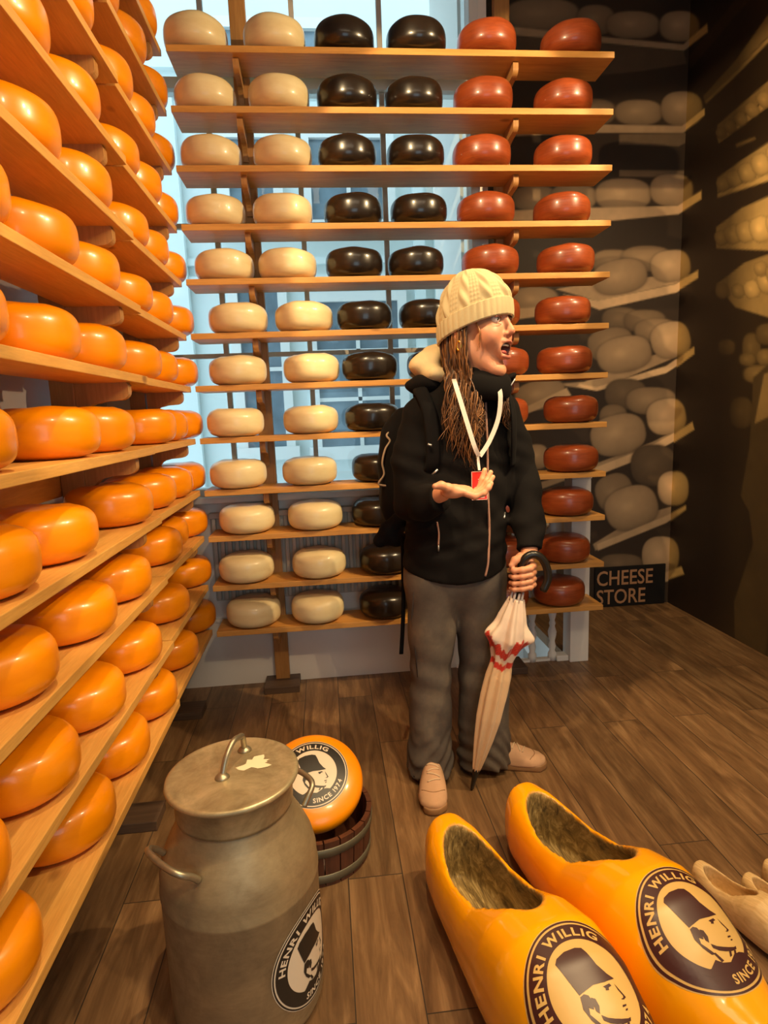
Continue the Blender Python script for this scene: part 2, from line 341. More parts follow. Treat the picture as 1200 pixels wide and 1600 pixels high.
# ---------------------------------------------------------------- printed mural walls (a flat photo print)
MURAL_BACK= [('e', 1.306, 3.387, 0.208, 0.004, 0.0, 0.08, 0.45), ('e', 1.606, 3.367, 0.11, 0.002, -0.002, 0.075, 0.4), ('e', 1.822, 3.346, 0.154, 0.002, -0.002, 0.069, 0.5), ('e', 2.096, 3.344, 0.121, 0.002, -0.003, 0.077, 0.55), ('p', [(1.064, 3.332), (1.644, 3.285), (2.119, 3.254), (2.262, 3.363), (2.268, 3.321), (2.124, 3.222), (1.663, 3.254), (1.064, 3.289)], 0.55), ('p', [(1.064, 3.285), (1.663, 3.251), (2.124, 3.219), (2.142, 3.157), (1.872, 3.115), (1.648, 3.093), (1.063, 3.144)], 0.16), ('e', 1.608, 2.904, 0.126, 0.001, -0.001, 0.068, 0.4), ('e', 1.869, 2.903, 0.143, 0.0, -0.002, 0.067, 0.48), ('e', 2.128, 2.924, 0.129, 0.001, -0.004, 0.091, 0.5), ('p', [(1.06, 2.808), (1.634, 2.84), (2.13, 2.835), (2.268, 2.93), (2.27, 2.893), (2.139, 2.798), (1.616, 2.797), (1.06, 2.775)], 0.55), ('p', [(1.756, 2.79), (2.17, 2.798), (2.183, 2.758), (2.115, 2.727), (1.757, 2.737)], 0.25), ('p', [(1.761, 2.601), (2.171, 2.597), (2.145, 2.559), (1.762, 2.567)], 0.3), ('e', 1.262, 2.453, 0.132, 0.0, 0.0, 0.068, 0.5), ('e', 1.493, 2.457, 0.137, -0.001, -0.001, 0.074, 0.5), ('e', 1.789, 2.469, 0.169, -0.001, -0.002, 0.088, 0.6), ('e', 2.084, 2.492, 0.135, -0.001, -0.004, 0.088, 0.62), ('p', [(1.057, 2.387), (1.585, 2.4), (2.121, 2.406), (2.27, 2.489), (2.273, 2.444), (2.13, 2.361), (1.729, 2.329), (1.056, 2.335)], 0.72), ('e', 1.736, 2.1, 0.128, -0.002, -0.001, 0.071, 0.4), ('e', 1.942, 2.116, 0.159, -0.002, -0.002, 0.073, 0.42), ('p', [(1.391, 1.956), (1.651, 1.994), (2.105, 2.022), (2.224, 2.038), (2.272, 2.048), (2.127, 1.974), (1.649, 1.882)], 0.6), ('e', 1.78, 2.017, 0.165, 0.029, -0.025, 0.095, 0.58), ('e', 2.095, 2.073, 0.126, 0.014, -0.018, 0.089, 0.66), ('e', 1.265, 1.894, 0.145, -0.003, 0.0, 0.078, 0.55), ('p', [(1.052, 1.848), (1.407, 1.862), (1.415, 1.818), (1.052, 1.78)], 0.7), ('p', [(1.437, 1.926), (1.649, 1.885), (2.127, 1.971), (2.272, 2.048), (2.274, 2.004), (2.137, 1.923), (1.658, 1.834), (1.614, 1.85)], 0.78), ('e', 1.794, 1.773, 0.12, -0.003, -0.002, 0.073, 0.28), ('e', 1.944, 1.762, 0.131, -0.003, -0.002, 0.066, 0.32), ('e', 2.018, 1.706, 0.14, -0.003, -0.002, 0.069, 0.45), ('e', 1.733, 1.632, 0.143, 0.015, -0.017, 0.097, 0.42), ('p', [(1.363, 1.413), (1.57, 1.418), (1.921, 1.546), (2.244, 1.612), (2.205, 1.568), (1.651, 1.366)], 0.55), ('e', 1.819, 1.572, 0.169, 0.028, -0.026, 0.102, 0.6), ('e', 2.112, 1.648, 0.126, 0.021, -0.029, 0.104, 0.72), ('p', [(1.542, 1.407), (1.65, 1.385), (2.085, 1.496), (2.269, 1.608), (2.271, 1.562), (2.087, 1.454), (1.651, 1.362), (1.522, 1.393)], 0.8), ('e', 1.3, 1.351, 0.155, 0.026, -0.019, 0.086, 0.6), ('p', [(1.174, 1.269), (1.462, 1.387), (1.491, 1.341), (1.185, 1.231)], 0.72), ('e', 1.835, 1.336, 0.133, -0.004, -0.002, 0.092, 0.25), ('e', 2.0, 1.29, 0.163, -0.006, -0.003, 0.083, 0.45), ('e', 1.76, 1.193, 0.09, -0.004, -0.002, 0.085, 0.38), ('p', [(1.447, 0.91), (1.68, 0.931), (2.019, 1.042), (2.265, 1.15), (2.185, 1.074), (1.681, 0.851)], 0.5), ('e', 1.793, 1.092, 0.172, 0.034, -0.034, 0.121, 0.6), ('e', 2.103, 1.191, 0.128, 0.017, -0.024, 0.108, 0.78), ('p', [(1.651, 0.9), (1.979, 1.004), (2.277, 1.153), (2.292, 1.105), (1.989, 0.956), (1.652, 0.845)], 0.78), ('e', 1.279, 0.982, 0.074, -0.003, 0.0, 0.076, 0.6), ('p', [(1.185, 0.796), (1.509, 0.875), (1.529, 0.851), (1.245, 0.762)], 0.45), ('e', 2.029, 0.892, 0.151, -0.007, -0.005, 0.13, 0.22), ('e', 1.779, 0.734, 0.116, 0.036, -0.045, 0.115, 0.42), ('p', [(1.644, 0.416), (1.951, 0.583), (2.203, 0.639), (2.259, 0.632), (2.1, 0.546), (1.661, 0.373)], 0.5), ('e', 1.892, 0.633, 0.165, 0.044, -0.047, 0.132, 0.6), ('e', 2.165, 0.743, 0.106, -0.005, -0.005, 0.109, 0.82), ('p', [(1.669, 0.414), (2.121, 0.57), (2.259, 0.632), (2.26, 0.603), (2.122, 0.524), (1.678, 0.372)], 0.7), ('e', 1.832, 0.269, 0.15, -0.01, -0.001, 0.073, 0.3), ('e', 2.098, 0.313, 0.128, -0.008, -0.004, 0.126, 0.7), ('p', [(2.071, 0.188), (2.246, 0.232), (2.266, 0.18), (2.137, 0.137)], 0.62), ('e', 2.192, -0.032, 0.048, -0.004, -0.002, 0.054, 0.3)]
MURAL_SIDE= [('p', [(3.594, 3.191), (3.188, 3.243), (3.081, 3.179), (3.564, 3.116)], 0.22), ('p', [(3.421, 2.917), (3.164, 2.957), (2.949, 3.033), (2.795, 3.057), (2.783, 2.924), (2.94, 2.94), (3.16, 2.905), (3.407, 2.885)], 0.4), ('p', [(3.407, 2.885), (3.16, 2.905), (2.94, 2.934), (2.784, 2.937), (2.781, 2.903), (2.938, 2.912), (3.158, 2.881), (3.394, 2.864)], 0.62), ('p', [(3.285, 2.714), (2.923, 2.742), (2.767, 2.75), (2.758, 2.655), (2.917, 2.673), (3.28, 2.653)], 0.5), ('p', [(3.28, 2.647), (2.916, 2.664), (2.759, 2.669), (2.755, 2.628), (2.913, 2.63), (3.267, 2.616)], 0.72), ('p', [(3.131, 2.558), (2.99, 2.532), (2.98, 2.519), (3.12, 2.535)], 0.35), ('p', [(3.264, 2.446), (3.075, 2.461), (2.898, 2.466), (2.741, 2.478), (2.725, 2.3), (2.886, 2.327), (3.258, 2.374)], 0.6), ('p', [(3.258, 2.367), (2.886, 2.327), (2.726, 2.311), (2.722, 2.267), (2.883, 2.295), (3.256, 2.344)], 0.78), ('p', [(3.255, 2.196), (3.056, 2.23), (2.877, 2.222), (2.717, 2.217), (2.69, 1.924), (2.855, 1.977), (3.246, 2.086)], 0.66), ('p', [(3.231, 1.896), (3.01, 1.958), (2.853, 1.956), (2.691, 1.938), (2.661, 1.612), (2.828, 1.666), (3.064, 1.751)], 0.5), ('e', 3.25, 2.659, -0.034, 0.0, 0.029, 0.035, 0.6), ('e', 3.179, 2.659, -0.036, 0.0, 0.031, 0.039, 0.66), ('e', 3.102, 2.661, -0.038, 0.0, 0.033, 0.041, 0.7), ('e', 3.019, 2.665, -0.039, -0.001, 0.035, 0.044, 0.75), ('e', 2.933, 2.67, -0.04, -0.001, 0.036, 0.046, 0.75), ('e', 2.836, 2.672, -0.04, 0.0, 0.036, 0.049, 0.7), ('e', 3.218, 2.398, -0.048, -0.006, 0.023, 0.04, 0.75), ('e', 3.127, 2.393, -0.053, -0.007, 0.026, 0.047, 0.8), ('e', 3.032, 2.386, -0.058, -0.008, 0.028, 0.052, 0.85), ('e', 2.934, 2.387, -0.062, -0.009, 0.03, 0.057, 0.9), ('e', 2.83, 2.389, -0.061, -0.009, 0.03, 0.058, 0.9), ('e', 3.207, 2.128, -0.052, -0.003, 0.025, 0.043, 0.75), ('e', 3.115, 2.121, -0.062, -0.003, 0.03, 0.053, 0.85), ('e', 3.017, 2.106, -0.066, -0.003, 0.033, 0.058, 0.92), ('e', 2.908, 2.087, -0.072, -0.003, 0.035, 0.066, 1.0), ('e', 2.789, 2.07, -0.073, -0.002, 0.037, 0.069, 1.0), ('e', 3.175, 1.851, -0.053, 0.002, 0.025, 0.042, 0.5), ('e', 3.051, 1.828, -0.044, 0.001, 0.022, 0.036, 0.6), ('e', 2.947, 1.816, -0.053, 0.003, 0.025, 0.046, 0.85), ('e', 2.842, 1.831, -0.063, 0.003, 0.032, 0.057, 0.8), ('e', 2.891, 1.901, -0.043, 0.001, 0.022, 0.038, 0.6), ('e', 2.769, 1.845, -0.073, 0.003, 0.037, 0.067, 0.7), ('e', 3.119, 1.555, -0.071, -0.007, 0.004, 0.042, 0.3), ('e', 2.926, 1.527, -0.068, -0.007, 0.007, 0.078, 0.28), ('e', 2.952, 1.476, -0.063, -0.006, 0.003, 0.032, 0.35), ('e', 2.817, 1.475, -0.07, -0.007, 0.004, 0.041, 0.4), ('e', 2.858, 1.397, -0.118, -0.008, 0.004, 0.046, 0.38), ('e', 2.975, 1.21, -0.09, -0.001, 0.007, 0.082, 0.18), ('e', 2.809, 1.582, -0.093, -0.012, 0.005, 0.053, 0.25), ('p', [(2.9, 1.384), (2.807, 1.439), (2.647, 1.455), (2.499, -0.133), (2.673, -0.08), (2.915, -0.059), (2.947, 0.202), (2.828, 0.546), (2.87, 0.705), (2.944, 0.779), (2.898, 1.032), (2.896, 1.225)], -0.13), ('p', [(2.825, 1.395), (2.743, 1.419), (2.641, 1.397), (2.625, 1.223), (2.785, 1.187), (2.871, 1.155)], 0.42), ('p', [(2.686, 0.317), (2.657, 0.326), (2.653, 0.096), (2.694, -0.038)], 0.08), ('fade',), ('e', 3.684, 3.404, -0.201, -0.114, 0.005, 0.082, 0.45), ('e', 3.629, 2.947, -0.207, -0.095, 0.007, 0.096, 0.42), ('e', 3.706, 2.535, -0.226, -0.078, 0.006, 0.093, 0.55), ('e', 3.687, 2.096, -0.21, -0.032, 0.031, 0.1, 0.6), ('e', 3.657, 1.656, -0.207, -0.001, 0.049, 0.113, 0.65), ('e', 3.672, 1.189, -0.211, 0.021, 0.043, 0.111, 0.7), ('e', 3.567, 0.745, -0.167, 0.02, 0.008, 0.108, 0.75), ('e', 3.68, 0.286, -0.211, 0.049, 0.008, 0.127, 0.65), ('p', [(3.644, 3.29), (3.414, 3.267), (3.405, 3.222), (3.635, 3.252)], 0.7), ('p', [(3.613, 2.85), (3.404, 2.849), (3.402, 2.813), (3.61, 2.811)], 0.7), ('p', [(3.642, 2.426), (3.401, 2.429), (3.398, 2.385), (3.625, 2.374)], 0.7), ('p', [(3.631, 1.984), (3.399, 2.009), (3.396, 1.967), (3.621, 1.93)], 0.7), ('p', [(3.634, 1.517), (3.404, 1.591), (3.401, 1.548), (3.63, 1.467)], 0.7), ('p', [(3.617, 1.066), (3.391, 1.16), (3.369, 1.115), (3.614, 1.014)], 0.7), ('p', [(3.613, 0.566), (3.419, 0.661), (3.417, 0.634), (3.609, 0.517)], 0.7), ('p', [(3.603, 0.198), (3.438, 0.274), (3.408, 0.233), (3.599, 0.143)], 0.7)]

def mural(name, ax, const, u0, u1, z0, z1, step, shapes, base, lo, hi, facing):
    nu = int((u1-u0)/step)+1; nz = int((z1-z0)/step)+1
    U, Z = np.meshgrid(np.linspace(u0, u1, nu), np.linspace(z0, z1, nz)); U = U.ravel(); Z = Z.ravel()
    rng = np.random.RandomState(3)
    g = rng.rand(80, 80)
    def vn(s):
        a = (U-u0)*s; b = (Z-z0)*s; i = a.astype(int) % 79; j = b.astype(int) % 79; fa = a % 1; fb = b % 1
        fa = fa*fa*(3-2*fa); fb = fb*fb*(3-2*fb)
        return g[i, j]*(1-fa)*(1-fb)+g[i+1, j]*fa*(1-fb)+g[i, j+1]*(1-fa)*fb+g[i+1, j+1]*fa*fb
    tex = .5*vn(6)+.3*vn(15)+.2*vn(40)
    T = base*(.75+.5*vn(3)); W = np.zeros_like(T)
    for s in shapes:
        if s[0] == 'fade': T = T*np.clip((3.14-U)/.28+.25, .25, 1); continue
        if s[0] == 'p':
            poly = s[1]; tone = abs(s[2]); ins = np.zeros(len(U), bool); dmin = np.full(len(U), 9.)
            n = len(poly)
            for i in range(n):
                x0, y0 = poly[i]; x1, y1 = poly[(i+1) % n]
                c = ((y0 > Z) != (y1 > Z)) & (U < (x1-x0)*(Z-y0)/((y1-y0) or 1e-9)+x0); ins ^= c
                L = max((x1-x0)**2+(y1-y0)**2, 1e-9); t = np.clip(((U-x0)*(x1-x0)+(Z-y0)*(y1-y0))/L, 0, 1)
                dmin = np.minimum(dmin, np.hypot(U-x0-t*(x1-x0), Z-y0-t*(y1-y0)))
            sd = np.where(ins, dmin, -dmin); a = np.clip(sd/(step*1.2)+.5, 0, 1)
            T = T*(1-a)+tone*(.8+.4*tex)*a
        else:
            cx, cz, ax_, az, bx, bz, tone = s[1:]
            det = ax_*bz-az*bx
            if abs(det) < 1e-9: continue
            p = ((U-cx)*bz-(Z-cz)*bx)/det; q = (ax_*(Z-cz)-az*(U-cx))/det
            r = (np.abs(p)**2.5+np.abs(q)**2.5)**(1/2.5)
            k = math.hypot(bx, bz); a = np.clip((1-r)*k/(step*1.3)+.5, 0, 1)
            nz_ = np.sqrt(np.clip(1-np.minimum(r, 1)**2, 0, 1))
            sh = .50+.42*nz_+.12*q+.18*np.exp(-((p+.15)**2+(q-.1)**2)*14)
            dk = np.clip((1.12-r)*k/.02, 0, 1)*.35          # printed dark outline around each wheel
            T = T*(1-dk); T = T*(1-a)+tone*sh*(.88+.24*tex)*a
    T = np.clip(T, 0, 1.1)
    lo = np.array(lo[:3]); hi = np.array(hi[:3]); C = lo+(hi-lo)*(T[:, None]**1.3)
    if ax == 1: V = np.stack([U, np.full_like(U, const), Z], 1)
    else: V = np.stack([np.full_like(U, const), U, Z], 1)
    i = np.arange(nu-1)[None, :]+nu*np.arange(nz-1)[:, None]; i = i.ravel()
    F = np.stack([i, i+1, i+1+nu, i+nu], 1) if facing > 0 else np.stack([i, i+nu, i+1+nu, i+1], 1)
    return link_mesh(name, V, F, M['mural'], None, False, C)
t = NT('printed_mural_wallpaper'); at = t.add('ShaderNodeAttribute'); at.attribute_name = 'col'
M['mural'] = t.set(Base_Color=at.outputs['Color'], Roughness=.55)
lo = S(32, 18, 10); hi = S(255, 212, 162)
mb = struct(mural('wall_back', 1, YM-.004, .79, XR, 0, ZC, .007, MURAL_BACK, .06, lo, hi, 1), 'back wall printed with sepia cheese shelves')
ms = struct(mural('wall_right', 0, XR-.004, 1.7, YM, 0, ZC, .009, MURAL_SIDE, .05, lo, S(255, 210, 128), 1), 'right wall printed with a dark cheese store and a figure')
struct(boxes('wall_outer', [(.74, XR+.1, YM+.002, YM+.098, -.1, ZC), (XR, XR+.1, -2.2, YM+.1, -.1, ZC)], M['ceiling']))
# sign panel printed low on the back wall
sg = thing('cheese_store_sign', 'black panel lettered CHEESE STORE at the foot of the back wall', 'sign', (1.655, YM-.012, 0))
box('panel', 0, .468, -.006, .006, 0.002, .262, simple('black_panel', S(20, 16, 13), .5), sg)
M['signtext'] = simple('tan_lettering', S(190, 140, 100), .5)
FONT_CACHE = {}
def text_geo(s, size, bold=0.0):
    cu = bpy.data.curves.new('t', 'FONT'); cu.body = s; cu.size = size; cu.offset = bold*size; cu.resolution_u = 3; cu.fill_mode = 'FRONT'
    ob = bpy.data.objects.new('t', cu); COL.objects.link(ob); dg = bpy.context.evaluated_depsgraph_get(); dg.update()
    me = bpy.data.meshes.new_from_object(ob.evaluated_get(dg))
    V = [tuple(v.co) for v in me.vertices]; F = [tuple(p.vertices) for p in me.polygons]
    bpy.data.objects.remove(ob); bpy.data.curves.remove(cu); bpy.data.meshes.remove(me)
    return V, F
def flat_text(name, s, size, x, y, z, m, parent, bold=.02, width=None):
    V, F = text_geo(s, size, bold)
    w_ = max(v[0] for v in V)-min(v[0] for v in V); x_ = min(v[0] for v in V); k = (width/w_) if width else 1
    return link_mesh(name, [((v[0]-x_)*k+x, y, v[1]+z) for v in V], F, m, parent)
flat_text('lettering', 'CHEESE', .135, .012, -.0075, .145, M['signtext'], sg, .012, .372)
flat_text('lettering', 'STORE', .135, .012, -.0075, .022, M['signtext'], sg, .012, .325)

# ---------------------------------------------------------------- the white building across the lane
fac = thing('neighbouring_house', 'white painted house with dark paned windows seen through the tall window', 'building', (0, 4.9, 0))
M['facade'] = simple('white_render', S(214, 226, 226), .7, noise=.02, scale=2)
M['darkpane'] = simple('dark_window_pane', S(112, 130, 142), .12, noise=.25, scale=6)
box('wall', -4, 3.2, 0, .3, -.5, 7, M['facade'], fac)
boxes('cornice', [(-4, 3.2, -.10, 0, 3.62, 3.70), (-4, 3.2, -.16, 0, 3.70, 3.76), (-4, 3.2, -.05, 0, 3.50, 3.54), (-4, 3.2, -.04, 0, 2.42, 2.47), (-4, 3.2, -.05, 0, 2.30, 2.34)], M['facade'], fac)
def house_window(x0, x1, z0, z1, nx, nz, mx=.03):
    f = boxes('window_surround', [(x0-.07, x0, -.05, 0, z0-.06, z1+.07), (x1, x1+.07, -.05, 0, z0-.06, z1+.07), (x0, x1, -.05, 0, z1, z1+.07), (x0-.1, x1+.1, -.09, 0, z0-.10, z0)], M['frame_white'], fac)
    box('pane', x0, x1, -.012, -.004, z0, z1, M['darkpane'], f)
    L = [(x0+(x1-x0)*i/nx-mx/2, x0+(x1-x0)*i/nx+mx/2, -.03, -.012, z0, z1) for i in range(1, nx)]+[(x0, x1, -.03, -.012, z0+(z1-z0)*i/nz-mx/2, z0+(z1-z0)*i/nz+mx/2) for i in range(1, nz)]
    if L: boxes('glazing_bars', L, M['frame_white'], f)
house_window(-.60, -.30, 1.05, 2.25, 1, 2); house_window(-.02, .62, 1.03, 2.14, 2, 3)
house_window(-.60, -.28, 2.72, 3.30, 1, 1); house_window(0, .56, 2.72, 3.30, 2, 1); house_window(-.62, -.42, 3.80, 4.02, 1, 1); house_window(-.04, .16, 3.80, 4.02, 1, 1)
house_window(1.3, 1.9, .9, 2.2, 2, 2)
boxes('pilaster', [(.76, .84, -.07, 0, -.5, 3.6), (.92, .98, -.05, 0, -.5, 3.6), (-1.25, -.95, -.08, 0, -.5, 3.6)], M['facade'], fac)
struct(box('trim_6', -3, 3.2, 3.72, 5.2, -.6, -.5, simple('lane_paving', S(150, 150, 150), .8)), 'pale lane paving outside')
# ceiling lamp housings for the spots
for (l, tg_) in LAMPS:
    th = thing('ceiling_spotlight', 'black ceiling spotlight above the cheese room', 'spotlight', (l[0], l[1], ZC), 0, 'ceiling spotlights')
    lathe('canopy', [(.045, 0), (.045, -.02), (.010, -.025), (.010, l[2]+.10-ZC)], M['black_metal'], th, 16)
    c = lathe('housing', [(.045, .02), (.045, .10), (.03, .13), (.001, .135)], M['black_metal'], th, 20)
    c.location = (0, 0, l[2]-ZC); c.rotation_euler = (Vector(l)-Vector(tg_)).to_track_quat('Z', 'Y').to_euler()

# ================================================================= racks and wheels
SZ = [2.693, 2.481, 2.267, 2.050, 1.842, 1.630, 1.420, 1.204, .982, .782, .562, .354]      # shelf tops
YB, XLF, XB0, XB1, TH = 2.614, -.534, -.521, 1.257, .024
ORD = ['top', 'second', 'third', 'fourth', 'fifth', 'sixth', 'seventh', 'eighth', 'ninth', 'tenth', 'eleventh', 'bottom']
NTH = ['first', 'second', 'third', 'fourth', 'fifth', 'sixth', 'seventh', 'eighth']
def bracket_geo(length, h, th):
    # rounded arm, in its own frame: from the post (0) out to `length`, top at z=0
    prof = [(0, 0), (length, 0)]
    for a in range(0, 91, 15): prof.append((length-.025+.025*math.cos(rad(a)), -.0+(-.03)*1+.0-.0+(-.025)*math.sin(rad(a))+.0))
    prof = [(0, 0), (length-.004, 0), (length, -.008), (length, -.028)]
    for a in range(15, 91, 15): prof.append((length-.03+.03*math.cos(rad(a)), -.028-.022*math.sin(rad(a))))
    prof += [(length*.55, -.052)]
    for a in range(0, 91, 15): prof.append((.012+(length*.35)*(1-math.sin(rad(a))), -.056-(h-.056)*(1-math.cos(rad(a)))))
    prof += [(0, -h)]
    n = len(prof); V = [(x, -th/2, z) for x, z in prof]+[(x, th/2, z) for x, z in prof]
    F = [tuple(range(n)), tuple(range(2*n-1, n-1, -1))]+[(i, i+n, (i+1) % n+n, (i+1) % n) for i in range(n)]
    return V, F
def bracket(parent, x, y, z, rz, L, h=.12, th=.028):
    V, F = bracket_geo(L, h, th); o = link_mesh('bracket', V, F, M['pine_z'], parent); o.location = (x, y, z); o.rotation_euler = (0, 0, rz); return o
# --- rack in front of the window
rb_ = thing('cheese_rack', 'tall pine rack in front of the window with cream, black and red wheels', 'rack', (.37, YB, 0))
ox, oy = .37, YB
for i, z in enumerate(SZ):
    box('shelf', XB0-ox, XB1-ox, 0, .178, z-TH, z, M['pine_x'], rb_, .002)
for px in (-.262, .842):
    box('post', px-ox-.033, px-ox+.033, .178, .218, .03, 3.02, M['pine_z'], rb_, .003)
    box('foot', px-ox-.082, px-ox+.082, .085, .225, 0, .034, M['darkwood'], rb_, .003)
    for z in SZ: bracket(rb_, px-ox+(.012 if px > 0 else -.004), .18, z-TH, -PI/2, .15, .115, .022)
# --- rack along the left wall
rl_ = thing('cheese_rack', 'tall pine rack along the left wall filled with orange wheels', 'rack', (XLF, 1.4, 0))
ly = 1.4
for i, z in enumerate(SZ):
    box('shelf', -.165, 0, .15-ly, 1.975-ly, z-TH, z, M['pine_y'], rl_, .002)
    box('shelf', -.175, -.012, 1.985-ly, 2.652-ly, z-TH, z, M['pine_y'], rl_, .002)
for py in (.75, 1.85, 2.57):
    box('post', -.235, -.168 if py < 2 else -.176, py-ly-.02, py-ly+.02, .03, 3.02, M['pine_z'], rl_, .003)
    box('foot', -.24, -.06, py-ly-.055, py-ly+.055, 0, .034, M['darkwood'], rl_, .003)
    for z in SZ: bracket(rl_, -.17, py-ly, z-TH, 0, .150 if py < 2 else .14, .125, .03)
box('rear_rail', -.26, -.237, .2-ly, 2.0-ly, 1.075, 1.14, M['pine_y'], rl_, .003)
# --- one wheel mesh per colour
RW, HW = .1215, .120
def wheel_mesh(name, m, seed, n=3.3):
    prof = []; K = 34
    for i in range(K+1):
        a = -PI/2+PI*i/K
        r = RW*abs(math.cos(a))**(2/4.6) if i not in (0, K) else 0
        z = HW/2*math.copysign(abs(math.sin(a))**(2/2.9), math.sin(a)); prof.append((r, z+HW/2))
    # denser flats
    prof = [(0, 0), (.04, 0), (.075, .0004)]+[p for p in prof if .085 < p[0]]+[(.075, HW-.0006), (.04, HW), (0, HW+.0004)]
    V, F = lathe_geo(prof, 56)
    rng = random.Random(seed); ph = [rng.uniform(0, 6.28) for _ in range(6)]
    W = []
    for (x, y, z) in V:
        a = math.atan2(y, x); k = 1+.006*math.sin(2*a+ph[0])+.004*math.sin(3*a+ph[1])+.003*math.sin(5*a+ph[2])
        dz = (.0018*math.sin(2*a+ph[3])+.001*math.sin(5*a+ph[4]))*(z/HW)*min(1, math.hypot(x, y)/.08)
        W.append((x*k, y*k, z+dz))
    o = link_mesh(name, W, F, m, None, True)
    return o
KINDS = {k: [wheel_mesh('round_cheese', M[k+'_wax'], s+11*len(k)) for s in range(3)] for k in ('orange', 'cream', 'black', 'red')}
used = set()
WHEELS = []
def wheel(kind, x, y, z, label, group, tilt=(0, 0), s=1.0, rng=random):
    v = rng.randrange(3); src = KINDS[kind][v]
    if (kind, v) in used: o = src.copy(); COL.objects.link(o)
    else: o = src; used.add((kind, v))
    o.location = (x, y, z+.0004); o.rotation_euler = (tilt[0], tilt[1], rng.uniform(0, 6.28) if tilt == (0, 0) else 0); o.scale = (s, s, s)
    tag(o, label, 'cheese', group); WHEELS.append(o); return o
R0 = random.Random(5)
# window rack: six columns on every shelf
COLX = {1: [-.419, -.113, .163, .455, .747, 1.105], 12: [-.364, -.078, .215, .50, .79, 1.070]}
XS = [[-.419, -.113, .163, .455, .747, 1.105], [-.400, -.110, .165, .440, .730, 1.075], [-.395, -.108, .155, .440, .722, 1.075], [-.394, -.122, .170, .448, .737, 1.075],
      [-.375, -.115, .165, .430, .755, 1.092], [-.335, -.060, .198, .470, .76, 1.082], [-.352, -.040, .213, .500, .800, 1.090], [-.379, -.056, .215, .50, .80, 1.125],
      [-.385, -.072, .235, .52, .80, 1.128], [-.362, -.060, .225, .52, .80, 1.105], [-.380, -.055, .250, .54, .80, 1.095], [-.364, -.072, .240, .53, .80, 1.075]]
SIDE = {0: ('cream', 'left'), 1: ('cream', 'right'), 2: ('black', 'left'), 3: ('black', 'right'), 4: ('red', 'left'), 5: ('red', 'right')}
for i, z in enumerate(SZ):
    for c in range(6):
        k, sd = SIDE[c]
        wheel(k, XS[i][c], YB+.087+R0.uniform(-.004, .004), z, f'{sd} one of two {k} waxed wheels on the {ORD[i]} shelf, window rack', f'{k} wheels on the window rack', s=R0.uniform(.985, 1.01), rng=R0)
# left rack: positions along the wall counted from the window corner
YS = [[2.56, 2.28, 2.00, 1.70, 1.42, 1.12], [2.63, 2.32, 2.06, 1.76, 1.46, 1.16], [2.663, 2.365, 2.110, 1.753, 1.45, 1.15], [2.642, 2.36, 2.108, 1.757, 1.455, 1.16],
      [2.686, 2.395, 2.145, 1.764, 1.449, 1.15], [(2.69, .012), 2.40, 2.107, 1.772, 1.469, 1.162], [(2.69, .01), 2.39, 2.143, 1.751, 1.439, 1.112], [(2.695, .014), (2.445, .004), (2.195, .014), 1.734, 1.484, 1.082],
      [(2.69, .012), (2.44, .004), 2.173, 1.856, 1.393, 1.111], [2.685, (2.437, -.03), 2.19, 1.756, 1.452, 1.129, .84], [2.68, 2.221, 1.79, 1.46, 1.169, .867], [2.68, 2.286, 1.905, 1.601, 1.306, .937]]
for i, z in enumerate(SZ):
    for j, y in enumerate(YS[i]):
        y, dx = y if isinstance(y, tuple) else (y, 0)
        wheel('orange', XLF-RW+.010+R0.uniform(-.004, .004)+dx+(-.008 if y > 2.0 else 0), y, z, f'orange waxed wheel on the {ORD[i]} shelf of the left rack, {NTH[j]} from the window corner', 'orange wheels on the left rack', s=R0.uniform(.985, 1.012), rng=R0)

# ================================================================= implicit modelling helpers (numpy surface nets)
def nets(fn, lo, hi, h):
    lo = np.array(lo, float); hi = np.array(hi, float); n = np.ceil((hi-lo)/h).astype(int)+1
    ax = [lo[i]+h*np.arange(n[i]) for i in range(3)]
    X, Y, Z = np.meshgrid(*ax, indexing='ij')
    D = fn(X.astype(np.float32), Y.astype(np.float32), Z.astype(np.float32))
    D = np.where(D == 0, 1e-7, D); s = D < 0
    nx, ny, nz = n-1
    cnt = np.zeros((nx, ny, nz)); acc = np.zeros((nx, ny, nz, 3))
    C = [(a, b, c) for a in (0, 1) for b in (0, 1) for c in (0, 1)]
    def sub(A, a, b, c): return A[a:a+nx, b:b+ny, c:c+nz]
    for (p, q) in [(p, q) for p in C for q in C if p < q and sum(abs(u-v) for u, v in zip(p, q)) == 1]:
        d0 = sub(D, *p); d1 = sub(D, *q); cr = sub(s, *p) != sub(s, *q)
        t = np.where(cr, d0/np.where(cr, d0-d1, 1), 0)
        for k in range(3): acc[..., k] += np.where(cr, p[k]+(q[k]-p[k])*t, 0)
        cnt += cr
    m = cnt > 0; idx = -np.ones((nx, ny, nz), int); idx[m] = np.arange(m.sum())
    I = np.argwhere(m); V = lo+h*(I+acc[m]/cnt[m][:, None])
    F = []
    for k in range(3):
        o1, o2 = [j for j in range(3) if j != k]
        if k == 1: o1, o2 = o2, o1
        a = [slice(None)]*3; b = [slice(None)]*3; a[k] = slice(0, -1); b[k] = slice(1, None)
        s0 = s[tuple(a)]; s1 = s[tuple(b)]
        E = np.argwhere(s0 != s1)
        E = E[(E[:, o1] > 0) & (E[:, o2] > 0) & (E[:, o1] < n[o1]-1) & (E[:, o2] < n[o2]-1)]
        fl = s0[tuple(E.T)]
        def cell(d1, d2):
            e = E.copy(); e[:, o1] -= d1; e[:, o2] -= d2; return idx[tuple(e.T)]
        q = np.stack([cell(1, 1), cell(0, 1), cell(0, 0), cell(1, 0)], 1)
        q[~fl] = q[~fl][:, ::-1]; F.append(q)
    F = np.concatenate(F); F = F[(F >= 0).all(1)]
    return V, F
